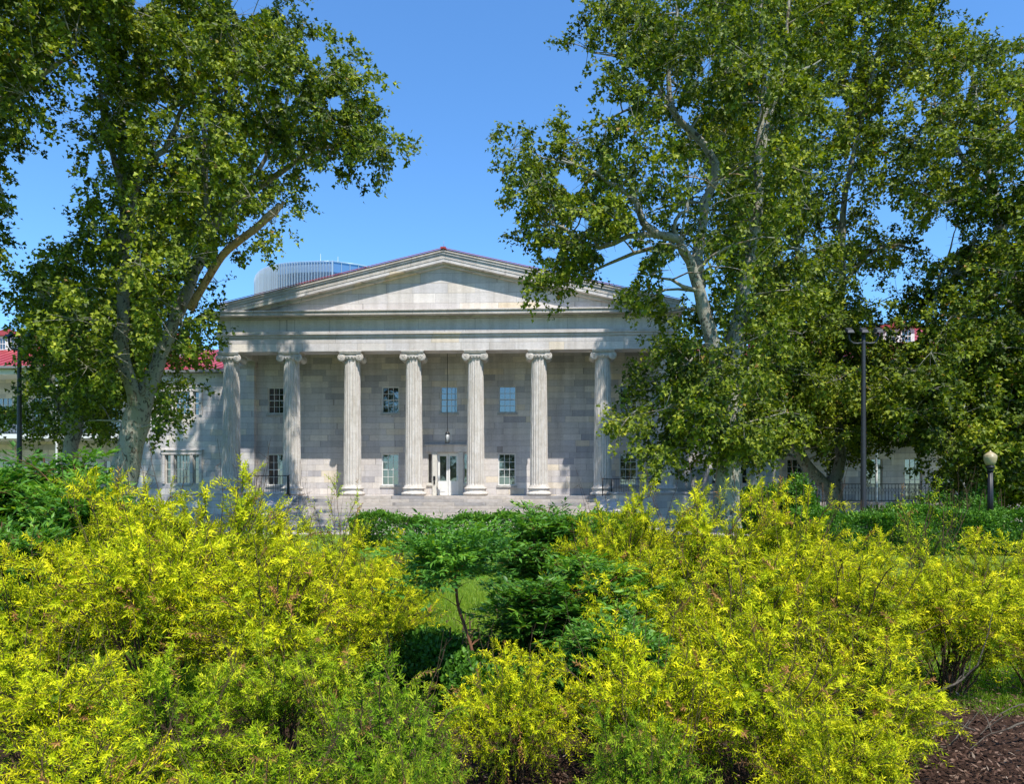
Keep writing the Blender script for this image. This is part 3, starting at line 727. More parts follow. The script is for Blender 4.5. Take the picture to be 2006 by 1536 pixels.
# parapet screen
def along(P, step):
    out = []; acc = 0
    for a, c in zip(P[:-1], P[1:]):
        ln = (c-a).length; t = acc
        while t < ln: out.append((a+(c-a)*(t/ln), (c-a).normalized())); t += step
        acc = t-ln
    return out
b = MB()
for p, d in along(pts, .62):
    nrm = Vector((d.y, -d.x, 0)); 
    q0, q1 = p+nrm*.15, p+nrm*.62
    b.add([(q0.x-d.x*.03, q0.y-d.y*.03, 20), (q1.x-d.x*.03, q1.y-d.y*.03, 20), (q1.x+d.x*.03, q1.y+d.y*.03, 20), (q0.x+d.x*.03, q0.y+d.y*.03, 20),
           (q0.x-d.x*.03, q0.y-d.y*.03, ZTOP), (q1.x-d.x*.03, q1.y-d.y*.03, ZTOP), (q1.x+d.x*.03, q1.y+d.y*.03, ZTOP), (q0.x+d.x*.03, q0.y+d.y*.03, ZTOP)],
          [(0,3,2,1),(4,5,6,7),(0,1,5,4),(1,2,6,5),(2,3,7,6),(3,0,4,7)])
o = b.build('fin', 'fin', tw); tag(o, kind='stuff')
M['screen'] = simple('grey_glass_screen', (.26,.36,.50), 0.25, 0.4, var=.04)
M['screen2'] = simple('blue_glass_screen', (.12,.24,.42), 0.2, 0.3, var=.04)
def ribbon(P, z0, z1, th, name, m, par):
    b = MB(); n = len(P)
    for i in range(n-1):
        a, c = P[i], P[i+1]; d = (c-a).normalized(); nr = Vector((-d.y, d.x, 0))*th
        b.add([(a.x,a.y,z0),(c.x,c.y,z0),(c.x,c.y,z1),(a.x,a.y,z1),(a.x+nr.x,a.y+nr.y,z0),(c.x+nr.x,c.y+nr.y,z0),(c.x+nr.x,c.y+nr.y,z1),(a.x+nr.x,a.y+nr.y,z1)], [(0,1,2,3),(7,6,5,4),(3,2,6,7),(0,4,5,1),(0,3,7,4),(1,5,6,2)])
    return b.build(name, m, par)
ribbon(pts, 30, ZTOP-.1, .2, 'parapet_screen', 'screen', tw); ribbon(pr_, 30, ZTOP-.1, .2, 'parapet_screen', 'screen2', tw)
b = MB()
for k, (p, d) in enumerate(along(pr_, .9)):
    if 3 < k < 14:
        nrm = Vector((d.y, -d.x, 0))*.12; a = p+nrm; c = a+d*.36
        b.add([(a.x,a.y,ZTOP-4.6),(c.x,c.y,ZTOP-4.6),(c.x,c.y,ZTOP-2.6),(a.x,a.y,ZTOP-2.6)], [(0,1,2,3)])
b.build('pale_slot', 'white', tw, recalc=False)
b = MB()
for p, d in along(pr_, 1.8):
    nrm = Vector((d.y, -d.x, 0))*.15; a = p+nrm; b.box(a.x-.04, a.x+.04, a.y-.04, a.y+.04, 30, ZTOP)
b.box(pts[-1].x-.15, pts[-1].x+.15, pts[-1].y-.4, pts[-1].y-.1, 30, ZTOP+.1)
for P in (pts, pr_): b.tube([(p.x, p.y-.2, ZTOP) for p in P], .09, 5)
b.build('corner_rail', 'fin', tw)
for px_, h_ in ((628, 3.6), (662, 3.0), (659, 1.6)):
    b = MB(); p = W(px_, 965, 156); b.tube([(p.x, p.y, ZTOP-2.2), (p.x, p.y, ZTOP+h_)], .06, 5); b.tube([(p.x-.35, p.y, ZTOP+h_*.5), (p.x+.35, p.y, ZTOP+h_*.5)], .04, 4); b.build('antenna', 'fin', tw)

# ================================================================== LAMPS
def flood_pole(px, pytop, d, label, arms, heads):
    p = W(px, 965, d); zt = W(px, pytop, d).z
    r = thing('floodlight_pole', (p.x, p.y, GZ), label, 'street lamp', 'tall floodlight poles')
    b = MB(); b.lathe([(.16, 0), (.16, .06), (.10, .10), (.095, 1.2), (.065, zt-GZ-.35), (.055, zt-GZ)], (p.x, p.y, GZ), 14); b.build('pole', 'pole', r)
    s_ = d/F
    for s in arms:
        a = MB(); x1 = p.x+s*28*s_; a.tube([(p.x, p.y, zt-19*s_), (p.x+s*12*s_, p.y, zt-21*s_), (p.x+s*20*s_, p.y, zt-20*s_), (p.x+s*26*s_, p.y, zt-15*s_), (x1, p.y, zt-8*s_), (x1, p.y, zt+2*s_)], .034, 8); a.build('arm', 'pole', r)
    for s in heads:
        h = MB(); x1 = p.x+s*28*s_; zc = zt+3*s_
        c, sn = math.cos(.35), math.sin(.35)
        vs_ = []
        for dz in (0, .12):
            for (ax, ay) in ((-.11,-.20),(.11,-.20),(.11,.10),(-.11,.10)):
                ss = .75 if dz else 1; vs_.append((x1+ax*ss*1.1, p.y+ay*ss*c-dz*sn*.5, zc+dz*.8+ay*sn*1.3))
        h.add(vs_, [(0,3,2,1),(4,5,6,7),(0,1,5,4),(1,2,6,5),(2,3,7,6),(3,0,4,7)]); h.tube([(x1, p.y, zc-.05), (x1, p.y, zc+.04)], .04, 8); h.build('lamp_head', 'pole', r, .015)
    return r
flood_pole(38, 664, 26, 'tall dark pole with two raised floodlight arms at the left edge', (-.75, .75), (-.75, .75))
flood_pole(1691.5, 652, 24, 'tall dark pole with three box floodlights in front of the right trees', (-1, 1), (-1, -.02, 1))
ap = W(1940, 965, 21.0); AZ = lambda py: W(1940, py, 21).z
ac = thing('acorn_lamp_post', (ap.x, ap.y, GZ), 'black fluted lamp post with cream acorn globe at the right', 'lamp post')
b = MB(); zt = AZ(918)
b.lathe([(.20,0),(.20,.10),(.17,.14),(.15,.35),(.115,.45),(.10,.55)], (ap.x, ap.y, GZ), 20)
b.lathe([(.085,0),(.070,zt-GZ-.62)], (ap.x, ap.y, GZ+.55), 64, rfun=lambda a, z: 1-.10*max(0, math.sin(12*a)))
b.lathe([(.075,0),(.10,.02),(.075,.05),(.11,.10),(.13,.13),(.11,.15)], (ap.x, ap.y, zt-.09), 20)
b.build('post', 'black', ac)
M['globe'] = simple('cream_globe', (.42,.34,.19), 0.35, var=.08)
b = MB(); s_ = 21/F*.88
z0 = AZ(912)
b.lathe([(8*s_,0),(10.5*s_,6*s_),(12.5*s_,12*s_),(13.3*s_,18*s_),(13.2*s_,21*s_)], (ap.x, ap.y, z0), 28)
b.build('globe', 'globe', ac)
b = MB(); b.lathe([(13.3*s_,0),(12.6*s_,1.5*s_),(8.5*s_,5.5*s_),(5*s_,8*s_),(2.6*s_,9.3*s_),(2.2*s_,10.2*s_),(1.2*s_,11.6*s_),(.3*s_,12.6*s_)], (ap.x, ap.y, z0+21.1*s_), 28); b.build('globe_cap', 'globe', ac)
b = MB(); b.lathe([(.085,0),(.11,.03),(.09,.06)], (ap.x, ap.y, z0-.062), 20); b.build('collar', 'black', ac)
# ================================================================== PLANTS
def inpoly(x, y, poly):
    """vectorised point in polygon"""
    inside = np.zeros(len(x), bool); n = len(poly); j = n-1
    for i in range(n):
        xi, yi = poly[i]; xj, yj = poly[j]
        if yi != yj:
            c = ((yi > y) != (yj > y)) & (x < (xj-xi)*(y-yi)/(yj-yi)+xi); inside ^= c
        j = i
    return inside
def proj(P):
    """world points -> picture px, py, depth (used only to lay crowns out, never for shading)"""
    d = P - np.array(CAM); f = np.array([-math.sin(TH), math.cos(TH), 0]); r = np.array([math.cos(TH), math.sin(TH), 0])
    dep = d@f; return CX + F*(d@r)/dep, HY - F*d[:, 2]/dep, dep
def Wn(px, py, d):
    u = (px-CX)/F; v = (HY-py)/F
    return np.stack([CAM.x+d*(-math.sin(TH)+math.cos(TH)*u), CAM.y+d*(math.cos(TH)+math.sin(TH)*u), CAM.z+d*v], -1)
def spline(P, step):
    """Catmull-Rom through rows of P (any columns)"""
    P = np.asarray(P, float); Q = np.vstack([2*P[0]-P[1], P, 2*P[-1]-P[-2]]); out = []
    for i in range(1, len(Q)-2):
        n = max(2, int(np.linalg.norm(Q[i+1, :3]-Q[i, :3])/step)); t = np.linspace(0, 1, n, endpoint=False)[:, None]
        a, b, c, d = Q[i-1], Q[i], Q[i+1], Q[i+2]
        out.append(.5*((2*b)+(-a+c)*t+(2*a-5*b+4*c-d)*t*t+(-a+3*b-3*c+d)*t**3))
    out.append(P[-1:]); return np.vstack(out)

def plane_tree(name, label, depth, base, limbs, polys, gaps, seed, crown_r=4.5, per_m2=1.15, leaves_per=470, leaf=.148, group='plane trees in front of the building', dead=None, clear=(), dmul=None, inset=.5, spr=1.0):
    """limbs: lists of (px, py, depth offset, radius m); polys: outlines of the foliage seen from the front, each (points, depth offset, half thickness)"""
    rs = np.random.RandomState(seed); S = F/depth
    bp = W(base[0], HY, depth); root = thing(name, (bp.x, bp.y, GZ), label, 'tree', group); off = np.array([bp.x, bp.y, GZ])
    paths = []; SK = []; SR = []
    for lb in limbs:
        P = np.array([[*W(a, b_, depth+c), r] for a, b_, c, r in lb]); P = spline(P, .45)
        P[:, :3] += rs.normal(0, .02, (len(P), 3)) * (P[:, 3:4] < .3)
        paths.append((P[:, :3], np.maximum(P[:, 3], .012))); SK.append(P[:, :3]); SR.append(P[:, 3])
    SK = np.vstack(SK); SR = np.concatenate(SR)
    SKM = SK.copy()
    # cluster centres spread through the crown
    C_ = []
    for poly, do, thick in polys:
        xs = [p[0] for p in poly]; ys = [p[1] for p in poly]
        A = abs(sum(poly[i-1][0]*poly[i][1]-poly[i][0]*poly[i-1][1] for i in range(len(poly))))/2/S/S
        want = int(A*per_m2*(dmul or 1)*min(1.6, .5+thick/4.5)); got = 0; tries = 0
        ring = np.array(poly, float)
        seg = np.concatenate([ring[i-1]+(ring[i]-ring[i-1])*np.linspace(0, 1, 12)[:, None] for i in range(len(ring))])
        while got < want and tries < want*60:
            m_ = 400; x = rs.uniform(min(xs), max(xs), m_); y = rs.uniform(min(ys), max(ys), m_)
            k = inpoly(x, y, poly)
            for g in gaps: k &= ~inpoly(x, y, g)
            x, y = x[k], y[k]; tries += m_
            for a, b_ in zip(x, y):
                if got >= want: break
                ed = np.min(np.hypot(seg[:, 0]-a, seg[:, 1]-b_))/S
                if ed < inset: continue
                z = thick*min(1, (ed+.4)/2.6)**.5; zz = rs.uniform(-1, 1); zz = math.copysign(abs(zz)**.75, zz)*z
                p = W(a, b_, depth+do+zz); p = np.array([p.x, p.y, p.z])
                if p[2] < GZ+.7: continue
                if C_ and np.min(np.sum((np.array(C_)-p)**2, 1)) < .6*spr*spr: continue
                C_.append(p); got += 1
    C_ = np.array(C_)
    # grow a branch to every cluster from the nearest lower wood
    d0 = np.array([np.min(np.linalg.norm(SK-c, axis=1)) for c in C_]); order = np.argsort(d0)
    for ci in order:
        c = C_[ci]; dv = c-SK; dd = np.linalg.norm(dv, axis=1) + np.where(dv[:, 2] < 0, 1.3*np.abs(dv[:, 2]), 0) + np.where(SR < .03, 1.0, 0)
        i = int(np.argmin(dd)); s = SK[i]; ln = np.linalg.norm(c-s)
        if ln < .2: continue
        n = max(4, int(ln/.35)); t = np.linspace(0, 1, n)[:, None]
        mid = (s+c)/2 + np.array([0, 0, .12*ln]) + rs.normal(0, .09*ln, 3)
        p = (1-t)**2*s + 2*t*(1-t)*mid + t*t*c; p[1:-1] += rs.normal(0, .035, (n-2, 3))
        r0 = min(SR[i]*.7, .022+.016*ln); r = r0*(1-t[:, 0])+.010*t[:, 0]
        paths.append((p, r)); SK = np.vstack([SK, p[2:]]); SR = np.concatenate([SR, r[2:]])
    # sprays and leaves
    Ps, Ds, Ts = [], [], []
    nsp = 13; per = max(6, leaves_per//nsp)
    for c in C_:
        out = unit((c-np.array(W(base[0], 300, depth)))[None])[0]; ctint = rs.normal(0, .10)
        rad = rs.uniform(.45, 1.0)*spr
        for k in range(nsp):
            o = rs.normal(0, 1, 3); o[2] = o[2]*.75; o = o/np.linalg.norm(o)*rad*rs.uniform(.25, 1)**.6
            e = c+o; ln = rs.uniform(.35, .75)*spr
            dr = unit((o/rad + out*.3 + rs.normal(0, .35, 3))[None])[0]
            if k < 7 and rs.rand() < .8:
                t = np.linspace(0, 1, 4)[:, None]; mid = (c+e)/2+np.array([0, 0, .08]); pp = (1-t)**2*c+2*t*(1-t)*mid+t*t*(e+dr*ln*.6); paths.append((pp, np.linspace(.010, .004, 4)))
            m_ = int(per*rs.uniform(.6, 1.4)); tt = rs.rand(m_)
            pos = e + dr*(tt*ln)[:, None] + rs.normal(0, .10*spr, (m_, 3)) - np.array([0, 0, 1])*(.12*tt**2)[:, None]
            dd = dr[None]*.6 + rs.normal(0, .6, (m_, 3)) + np.array([0, 0, -.35]); Ps.append(pos); Ds.append(dd)
            Ts.append(np.clip(rs.normal(.42, .17, m_)+ctint, 0, .93) + (rs.rand(m_) < .012)*.5)
    P = np.vstack(Ps); D = np.vstack(Ds); T = np.clip(np.concatenate(Ts), 0, 1)
    qx, qy, _ = proj(P)
    # trim what strays into the open sky gaps between the limbs
    keep = np.ones(len(P), bool); qd = proj(P)[2]
    for line, hw, pr_c in clear:
        for (ax_, ay_), (bx_, by_) in zip(line[:-1], line[1:]):
            vx, vy = bx_-ax_, by_-ay_; tt_ = np.clip(((qx-ax_)*vx+(qy-ay_)*vy)/(vx*vx+vy*vy), 0, 1)
            dist_ = np.hypot(qx-ax_-tt_*vx, qy-ay_-tt_*vy)
            keep &= ~((dist_ < hw*rs.uniform(.75, 1.35, len(P))) & (qd < depth+1.4) & (rs.rand(len(P)) < pr_c))
    for g in gaps: keep &= ~inpoly(qx, qy, g)
    P, D, T = P[keep], D[keep], T[keep]; n = len(P)
    Nn = rs.normal(0, .55, (n, 3)) + np.array([.22, -.35, .75]); Ln = leaf*rs.uniform(.7, 1.25, n); Wd = Ln*rs.uniform(.42, .58, n)
    V, Tr, k = leaves(P-off, D, Nn, Ln, Wd, 'lobed', .14)
    np_mesh('crown', V, Tr, np.repeat(T, k), 'plane_leaf', root)
    big = [q for q in paths if q[1][0] > .05]; small = [q for q in paths if q[1][0] <= .05]
    V1, T1 = tubes_np(big, 12); V2, T2 = tubes_np(small, 4)
    Vn = V1-off; w1 = .05*np.sin(Vn[:, 2]*2.7+Vn[:, 0]*5) ; Vn = Vn + np.stack([w1*.5, w1*.4, w1*0], -1)*(np.linalg.norm(Vn[:, :2], axis=1) < 3)[:, None]
    smooth_shade(np_mesh('trunk', np.vstack([Vn, V2-off]), np.vstack([T1, T2+len(V1)]), None, 'bark', root))
    if dead:
        dp = []
        for lb in dead:
            Pq = spline(np.array([[*W(a, b_, depth+c), r] for a, b_, c, r in lb]), .3); dp.append((Pq[:, :3], Pq[:, 3]))
        V, Tq = tubes_np(dp, 10); smooth_shade(np_mesh('dead_limb', V-off, Tq, None, 'deadwood', root))
    return root, n
# ---- left tree with the forked trunk
L1 = [(150,120),(60,20),(40,-150),(300,-240),(400,-300),(455,-500),(610,-500),(640,-330),(600,-120),(560,-60),(545,0),(588,0),(598,60),(606,84),(632,84),(650,180),(655,330),(600,332),(592,352),(640,386),(622,420),(596,438),(566,446),(548,470),(552,498),(556,530),(524,532),(500,505),(474,494),(462,520),(492,548),(494,562),(462,574),(436,596),(440,640),(432,690),(436,724),(404,762),(384,806),(336,828),(322,866),(300,884),(268,872),(262,800),(216,792),(212,900),(160,872),(120,800),(40,700),(12,650),(30,600),(16,570),(44,512),(86,502),(78,462),(132,444),(108,412),(150,388),(174,362),(148,346),(166,330),(160,292),(148,256),(142,240),(165,215)]
L1b = [(606,84),(655,58),(702,92),(700,120),(738,102),(768,122),(802,150),(766,160),(735,172),(732,196),(778,210),(742,236),(772,250),(800,262),(812,284),(826,322),(806,342),(764,345),(742,318),(706,330),(650,336),(600,332),(590,200)]
gapsL1 = [[(260,-400),(300,-400),(298,8),(262,20)],[(455,-300),(540,-300),(535,10),(500,30),(470,40),(452,10)],[(440,560),(500,500),(505,600),(440,650)],[(640,190),(668,182),(672,214),(640,220)],[(505,300),(530,296),(528,330),(500,335)],[(270,895),(330,880),(335,935),(262,935)],[(425,480),(455,478),(448,540),(418,545)],
          [(598,90),(640,76),(640,110),(604,120)],[(176,300),(196,300),(190,350),(168,345)]]
plane_tree('plane_tree', 'big plane tree with forked pale trunk and snapped orange limb, left of the portico', 26, (250, 930),
  [[(232,1035,0,.62),(238,960,0,.50),(250,900,0,.46),(264,840,0,.44),(272,800,0,.43)],
   [(270,805,0,.36),(262,770,-.2,.28),(246,720,-.3,.24),(238,660,-.4,.22),(245,560,-.5,.20),(243,470,-.4,.17),(240,380,-.2,.14),(222,300,0,.12),(205,240,.3,.09),(190,120,.4,.05)],
   [(274,805,0,.36),(298,740,.2,.28),(318,690,.4,.25),(338,635,.5,.23),(362,580,.7,.22),(392,510,.9,.20),(428,430,1.1,.17),(480,385,1.2,.13),(560,330,.4,.10),(620,295,-.6,.07),(700,285,-1.6,.045),(770,300,-1.8,.025)],
   [(243,500,-.4,.14),(262,400,-.8,.12),(275,330,-1,.11),(320,295,-1.2,.10),(345,250,-1.3,.08),(355,210,-1.4,.07),(430,180,-1.4,.05),(480,150,-1.4,.03)],
   [(392,510,.9,.16),(404,400,.9,.14),(402,300,.8,.12),(395,200,.8,.09),(400,60,.9,.06),(395,-150,1,.04)],
   [(240,380,-.2,.12),(235,200,1.2,.1),(222,60,1.4,.08),(230,-150,1.6,.05)],
   [(480,385,1.2,.09),(540,260,1,.07),(570,150,.8,.05),(560,30,.8,.03)],
   [(402,300,.8,.07),(440,190,.2,.05),(455,90,0,.03),(495,25,0,.018),(515,-20,0,.012)],[(462,80,0,.02),(450,40,0,.012),(470,-10,0,.01)]],
  [(L1, 0, 4.6), (L1b, -1.8, 2.0)], gapsL1, 11, clear=[([(232,1035),(250,900),(272,795)], 34, 1), ([(272,800),(246,720),(238,660),(243,590)], 19, .97), ([(243,590),(243,470),(240,400)], 13, .7),
  ([(280,785),(318,690),(338,635)], 20, .9), ([(338,635),(392,515)], 18, .85), ([(375,600),(478,462),(556,395)], 20, .97), ([(404,420),(400,240)], 9, .85), ([(262,400),(320,295),(352,215)], 11, .85), ([(430,430),(560,330),(620,295)], 11, .7), ([(175,240),(215,300),(235,360)], 10, .8), ([(345,250),(440,180)], 8, .6)], dead=[[(372,605,.2,.15),(398,560,-.2,.14),(436,500,-.6,.135),(470,470,-1,.13),(500,448,-1.3,.12),(530,420,-1.5,.13),(550,402,-1.6,.10)], [(520,428,-1.35,.09),(540,418,-1.5,.07),(556,395,-1.7,.05)]])
# ---- tree whose trunk is outside the frame on the left
L2 = [(-420,-350),(-50,-500),(180,-460),(250,-250),(262,-20),(205,20),(180,80),(120,120),(128,200),(104,230),(112,296),(82,302),(52,282),(34,308),(42,352),(18,350),(-4,384),(14,434),(2,486),(-60,540),(-330,520)]
plane_tree('plane_tree', 'plane tree reaching into the upper left corner from outside the frame', 22, (-190, 950),
  [[(-190,1060,0,.5),(-190,900,0,.42),(-180,700,0,.36),(-160,500,0,.28),(-140,300,0,.22),(-120,100,0,.15),(-110,-200,0,.08)],
   [(-165,520,0,.2),(-80,330,-.4,.14),(0,215,-.7,.11),(60,165,-.8,.09),(120,120,-.9,.06),(150,105,-.9,.04)],
   [(-140,300,0,.15),(-60,140,.5,.1),(40,40,.6,.07),(150,-60,.7,.04)],[(-80,330,-.4,.08),(-20,330,-.5,.05),(20,420,-.6,.03)]],
  [(L2, 0, 3.6)], [[(40,310),(140,300),(140,380),(50,420)],[(112,225),(150,215),(155,300),(118,300)]], 12)
# ---- smaller tree behind, far left
plane_tree('plane_tree', 'low plane tree with a slanting trunk in front of the left veranda wing', 31, (135, 960),
  [[(132,1040,0,.42),(136,930,0,.36),(140,870,0,.30),(152,820,0,.24),(150,740,0,.18),(135,650,0,.12)],[(146,850,0,.2),(110,780,-.3,.14),(70,700,-.4,.09)],[(152,820,0,.16),(200,740,.4,.12),(230,660,.5,.08)]],
  [([(30,560),(90,500),(180,470),(270,540),(300,640),(280,780),(240,860),(200,895),(160,850),(110,880),(60,870),(30,830),(-60,830),(-80,740),(30,760),(60,700),(20,650)], 0, 3.2)], [[(-20,690),(26,690),(26,795),(-20,795)]], 13, dmul=.85, clear=[([(132,1040),(150,840)], 17, .97)])
# ---- right of the portico: tall tree with the arching pale limb
R1 = [(1200,-20),(1440,-30),(1500,-50),(1535,-300),(1560,-480),(1620,-420),(1640,-100),(1640,60),(1600,200),(1620,400),(1600,560),(1560,700),(1560,880),(1500,930),(1445,880),(1430,950),(1395,955),(1370,905),(1330,952),(1286,950),(1262,900),(1222,878),(1196,862),(1204,832),(1184,792),(1240,768),(1296,776),(1304,742),(1288,712),(1300,690),(1284,660),(1310,640),(1286,600),(1240,612),(1226,580),(1180,560),(1160,540),(1118,545),(1098,566),(1098,600),(1062,632),(1040,626),(1058,596),(1032,570),(1030,540),(1008,500),(984,484),(966,452),(998,424),(984,400),(992,362),(1002,322),(984,290),(1006,250),(1040,232),(1078,222),(1112,250),(1150,258),(1140,232),(1118,216),(1095,212),(1102,190),(1150,158),(1190,140),(1186,104),(1150,116),(1110,132),(1062,126),(1030,118),(1052,76),(1086,66),(1120,86),(1146,70),(1128,42),(1160,10),(1165,-50)]
gR1 = [[(1172,478),(1215,470),(1262,492),(1250,540),(1228,566),(1190,545)],[(1080,345),(1110,330),(1150,360),(1120,385)],[(1060,130),(1130,135),(1150,152),(1100,182),(1050,190)],[(1165,195),(1235,200),(1230,225),(1175,228)],[(1128,420),(1160,430),(1150,455),(1122,448)],[(1235,410),(1262,418),(1250,440)],[(1296,520),(1330,500),(1345,560),(1325,600),(1298,590)],[(1372,120),(1392,110),(1398,150),(1376,152)],[(1060,480),(1100,486),(1092,510),(1060,506)]]
plane_tree('plane_tree', 'tall plane tree with a pale arching limb overhanging the right end of the pediment', 20.5, (1425, 960),
  [[(1425,1035,0.00,0.416),(1424,960,0.00,0.352),(1430,880,0.00,0.304),(1434,800,0.00,0.280),(1440,700,0.15,0.248),(1452,600,0.31,0.216),(1470,500,0.46,0.184),(1484,420,0.54,0.152),(1486,330,0.62,0.128),(1492,240,0.69,0.112),(1500,150,0.77,0.088),(1490,40,0.77,0.064),(1500,-200,0.77,0.040)],
   [(1432,830,-0.08,0.240),(1412,740,-0.39,0.208),(1388,650,-0.62,0.184),(1370,570,-0.77,0.168),(1348,510,-0.85,0.144),(1328,470,-0.92,0.128),(1290,458,-1.00,0.112),(1262,436,-1.08,0.096),(1248,395,-1.16,0.080),(1215,370,-1.23,0.064),(1170,340,-1.39,0.040),(1100,310,-1.46,0.024)],
   [(1290,458,-1.00,0.088),(1230,462,-0.92,0.072),(1175,488,-0.85,0.064),(1120,455,-0.77,0.048),(1080,440,-0.77,0.032),(1010,450,-0.77,0.016)],
   [(1330,480,-0.85,0.072),(1280,485,-0.46,0.060),(1210,508,-0.31,0.048),(1160,530,-0.23,0.032)],
   [(1328,470,-0.92,0.064),(1322,430,-1.08,0.056),(1350,412,-1.16,0.048),(1348,385,-1.16,0.032),(1400,355,-1.16,0.016)],
   [(1370,560,-0.31,0.176),(1366,500,0.00,0.152),(1385,400,0.23,0.128),(1400,320,0.23,0.120),(1350,255,0.15,0.104),(1315,215,0.08,0.088),(1310,150,0.00,0.072),(1322,60,0.00,0.056),(1330,-50,0.00,0.032)],
   [(1350,255,0.15,0.072),(1300,190,-0.31,0.048),(1250,120,-0.46,0.040),(1190,108,-0.62,0.024),(1160,106,-0.69,0.012)],
   [(1315,215,0.08,0.048),(1260,200,0.08,0.040),(1180,238,0.00,0.024),(1160,245,0.00,0.016)],
   [(1492,240,0.69,0.088),(1530,180,0.46,0.080),(1570,140,0.31,.05),(1610,115,0.23,.02)],
   [(1486,330,0.62,0.080),(1510,220,1.08,0.064),(1540,100,1.23,0.048),(1545,-150,1.31,0.032)],
   [(1434,700,0.15,0.064),(1370,690,-0.39,0.040),(1310,760,-0.46,0.028),(1240,810,-0.62,0.016)]],
  [(R1, 0, 3.5), ([(1250,640),(1330,640),(1340,960),(1290,950),(1250,800)], .8, 1.2), ([(1430,950),(1395,955),(1370,905),(1330,952),(1286,950),(1262,900),(1222,878),(1196,862),(1204,832),(1184,792),(1240,768),(1310,740),(1290,690),(1330,640),(1460,620),(1500,800),(1480,900)], -.8, 2.6), ([(1020,430),(1200,300),(1400,420),(1300,520),(1100,540)], 0, 2.5)], gR1, 14, leaf=.122, inset=.25, per_m2=1.4, leaves_per=420, spr=.8, clear=[([(1328,470),(1348,510),(1370,570),(1392,665)], 20, .98), ([(1240,395),(1262,436),(1290,458),(1328,470)], 15, .95), ([(1290,458),(1230,462),(1175,488),(1090,440)], 10, .8), ([(1280,485),(1160,530)], 9, .8),
  ([(1425,1040),(1428,930)], 24, .7), ([(1366,510),(1385,400),(1400,330)], 15, .6), ([(1400,320),(1350,255),(1315,215),(1312,140)], 13, .9), ([(1472,500),(1484,420),(1490,240),(1500,120)], 11, .75), ([(1300,190),(1190,108),(1100,118)], 7, .7), ([(1328,470),(1322,430),(1350,400),(1400,355)], 12, .9), ([(1248,395),(1170,340)], 9, .7), ([(1400,355),(1460,345)], 16, .6)], dead=[[(1415,380,-2,.03),(1380,352,-2.2,.02),(1340,345,-2.3,.012)],[(1400,368,-2.1,.02),(1430,340,-2.2,.015),(1460,345,-2.2,.01)],[(1395,364,-2.1,.02),(1375,330,-2.2,.012)]])
# ---- forked low tree, right
R2 = [(1395,-260),(1760,-330),(1900,-100),(1785,15),(1838,10),(1862,44),(1900,58),(1894,112),(1876,140),(1815,152),(1772,182),(1748,250),(1734,322),(1722,392),(1700,420),(1716,450),(1822,470),(1846,500),(1812,542),(1826,596),(1776,632),(1720,620),(1700,700),(1730,742),(1742,840),(1700,884),(1650,905),(1610,890),(1560,862),(1520,920),(1460,930),(1440,700),(1450,560),(1400,420)]
plane_tree('plane_tree', 'plane tree forking low into two bark-mottled stems beside the right floodlight pole', 30, (1638, 990),
  [[(1640,1040,0,.42),(1638,1000,0,.36),(1632,965,0,.36),(1628,945,0,.34)],
   [(1630,950,0,.26),(1646,900,.2,.22),(1646,800,.3,.2),(1640,680,.4,.18),(1648,560,.6,.16),(1652,420,.7,.13),(1672,300,.8,.1),(1700,180,.8,.08),(1730,60,.8,.05)],
   [(1622,955,0,.26),(1590,925,-.3,.23),(1564,885,-.5,.2),(1550,820,-.6,.17),(1555,700,-.6,.14),(1560,560,-.5,.1),(1570,400,-.4,.07)],
   [(1648,560,.6,.1),(1700,500,.3,.07),(1760,480,.2,.05),(1810,500,.1,.03)]],
  [(R2, 0, 4.2), ([(1430,560),(1640,520),(1740,640),(1730,860),(1650,900),(1600,885),(1560,862),(1520,915),(1450,900)], -1.5, 3.4)], [[(1608,188),(1650,186),(1664,214),(1618,220)],[(1750,250),(1764,190),(1786,195),(1778,270),(1748,345),(1736,380),(1730,370),(1736,320)],[(1640,400),(1665,395),(1660,430),(1640,430)],[(1560,470),(1600,480),(1590,530),(1560,520)],[(1500,900),(1560,880),(1600,930),(1600,990),(1480,990)]], 15, dmul=.95, inset=.2, clear=[([(1640,1040),(1632,950)], 26, 1), ([(1628,955),(1590,925),(1562,880)], 22, 1), ([(1634,950),(1646,890)], 20, .95), ([(1646,880),(1642,700)], 12, .5), ([(1650,560),(1655,400),(1690,200)], 9, .6), ([(1700,500),(1790,480)], 7, .6)])
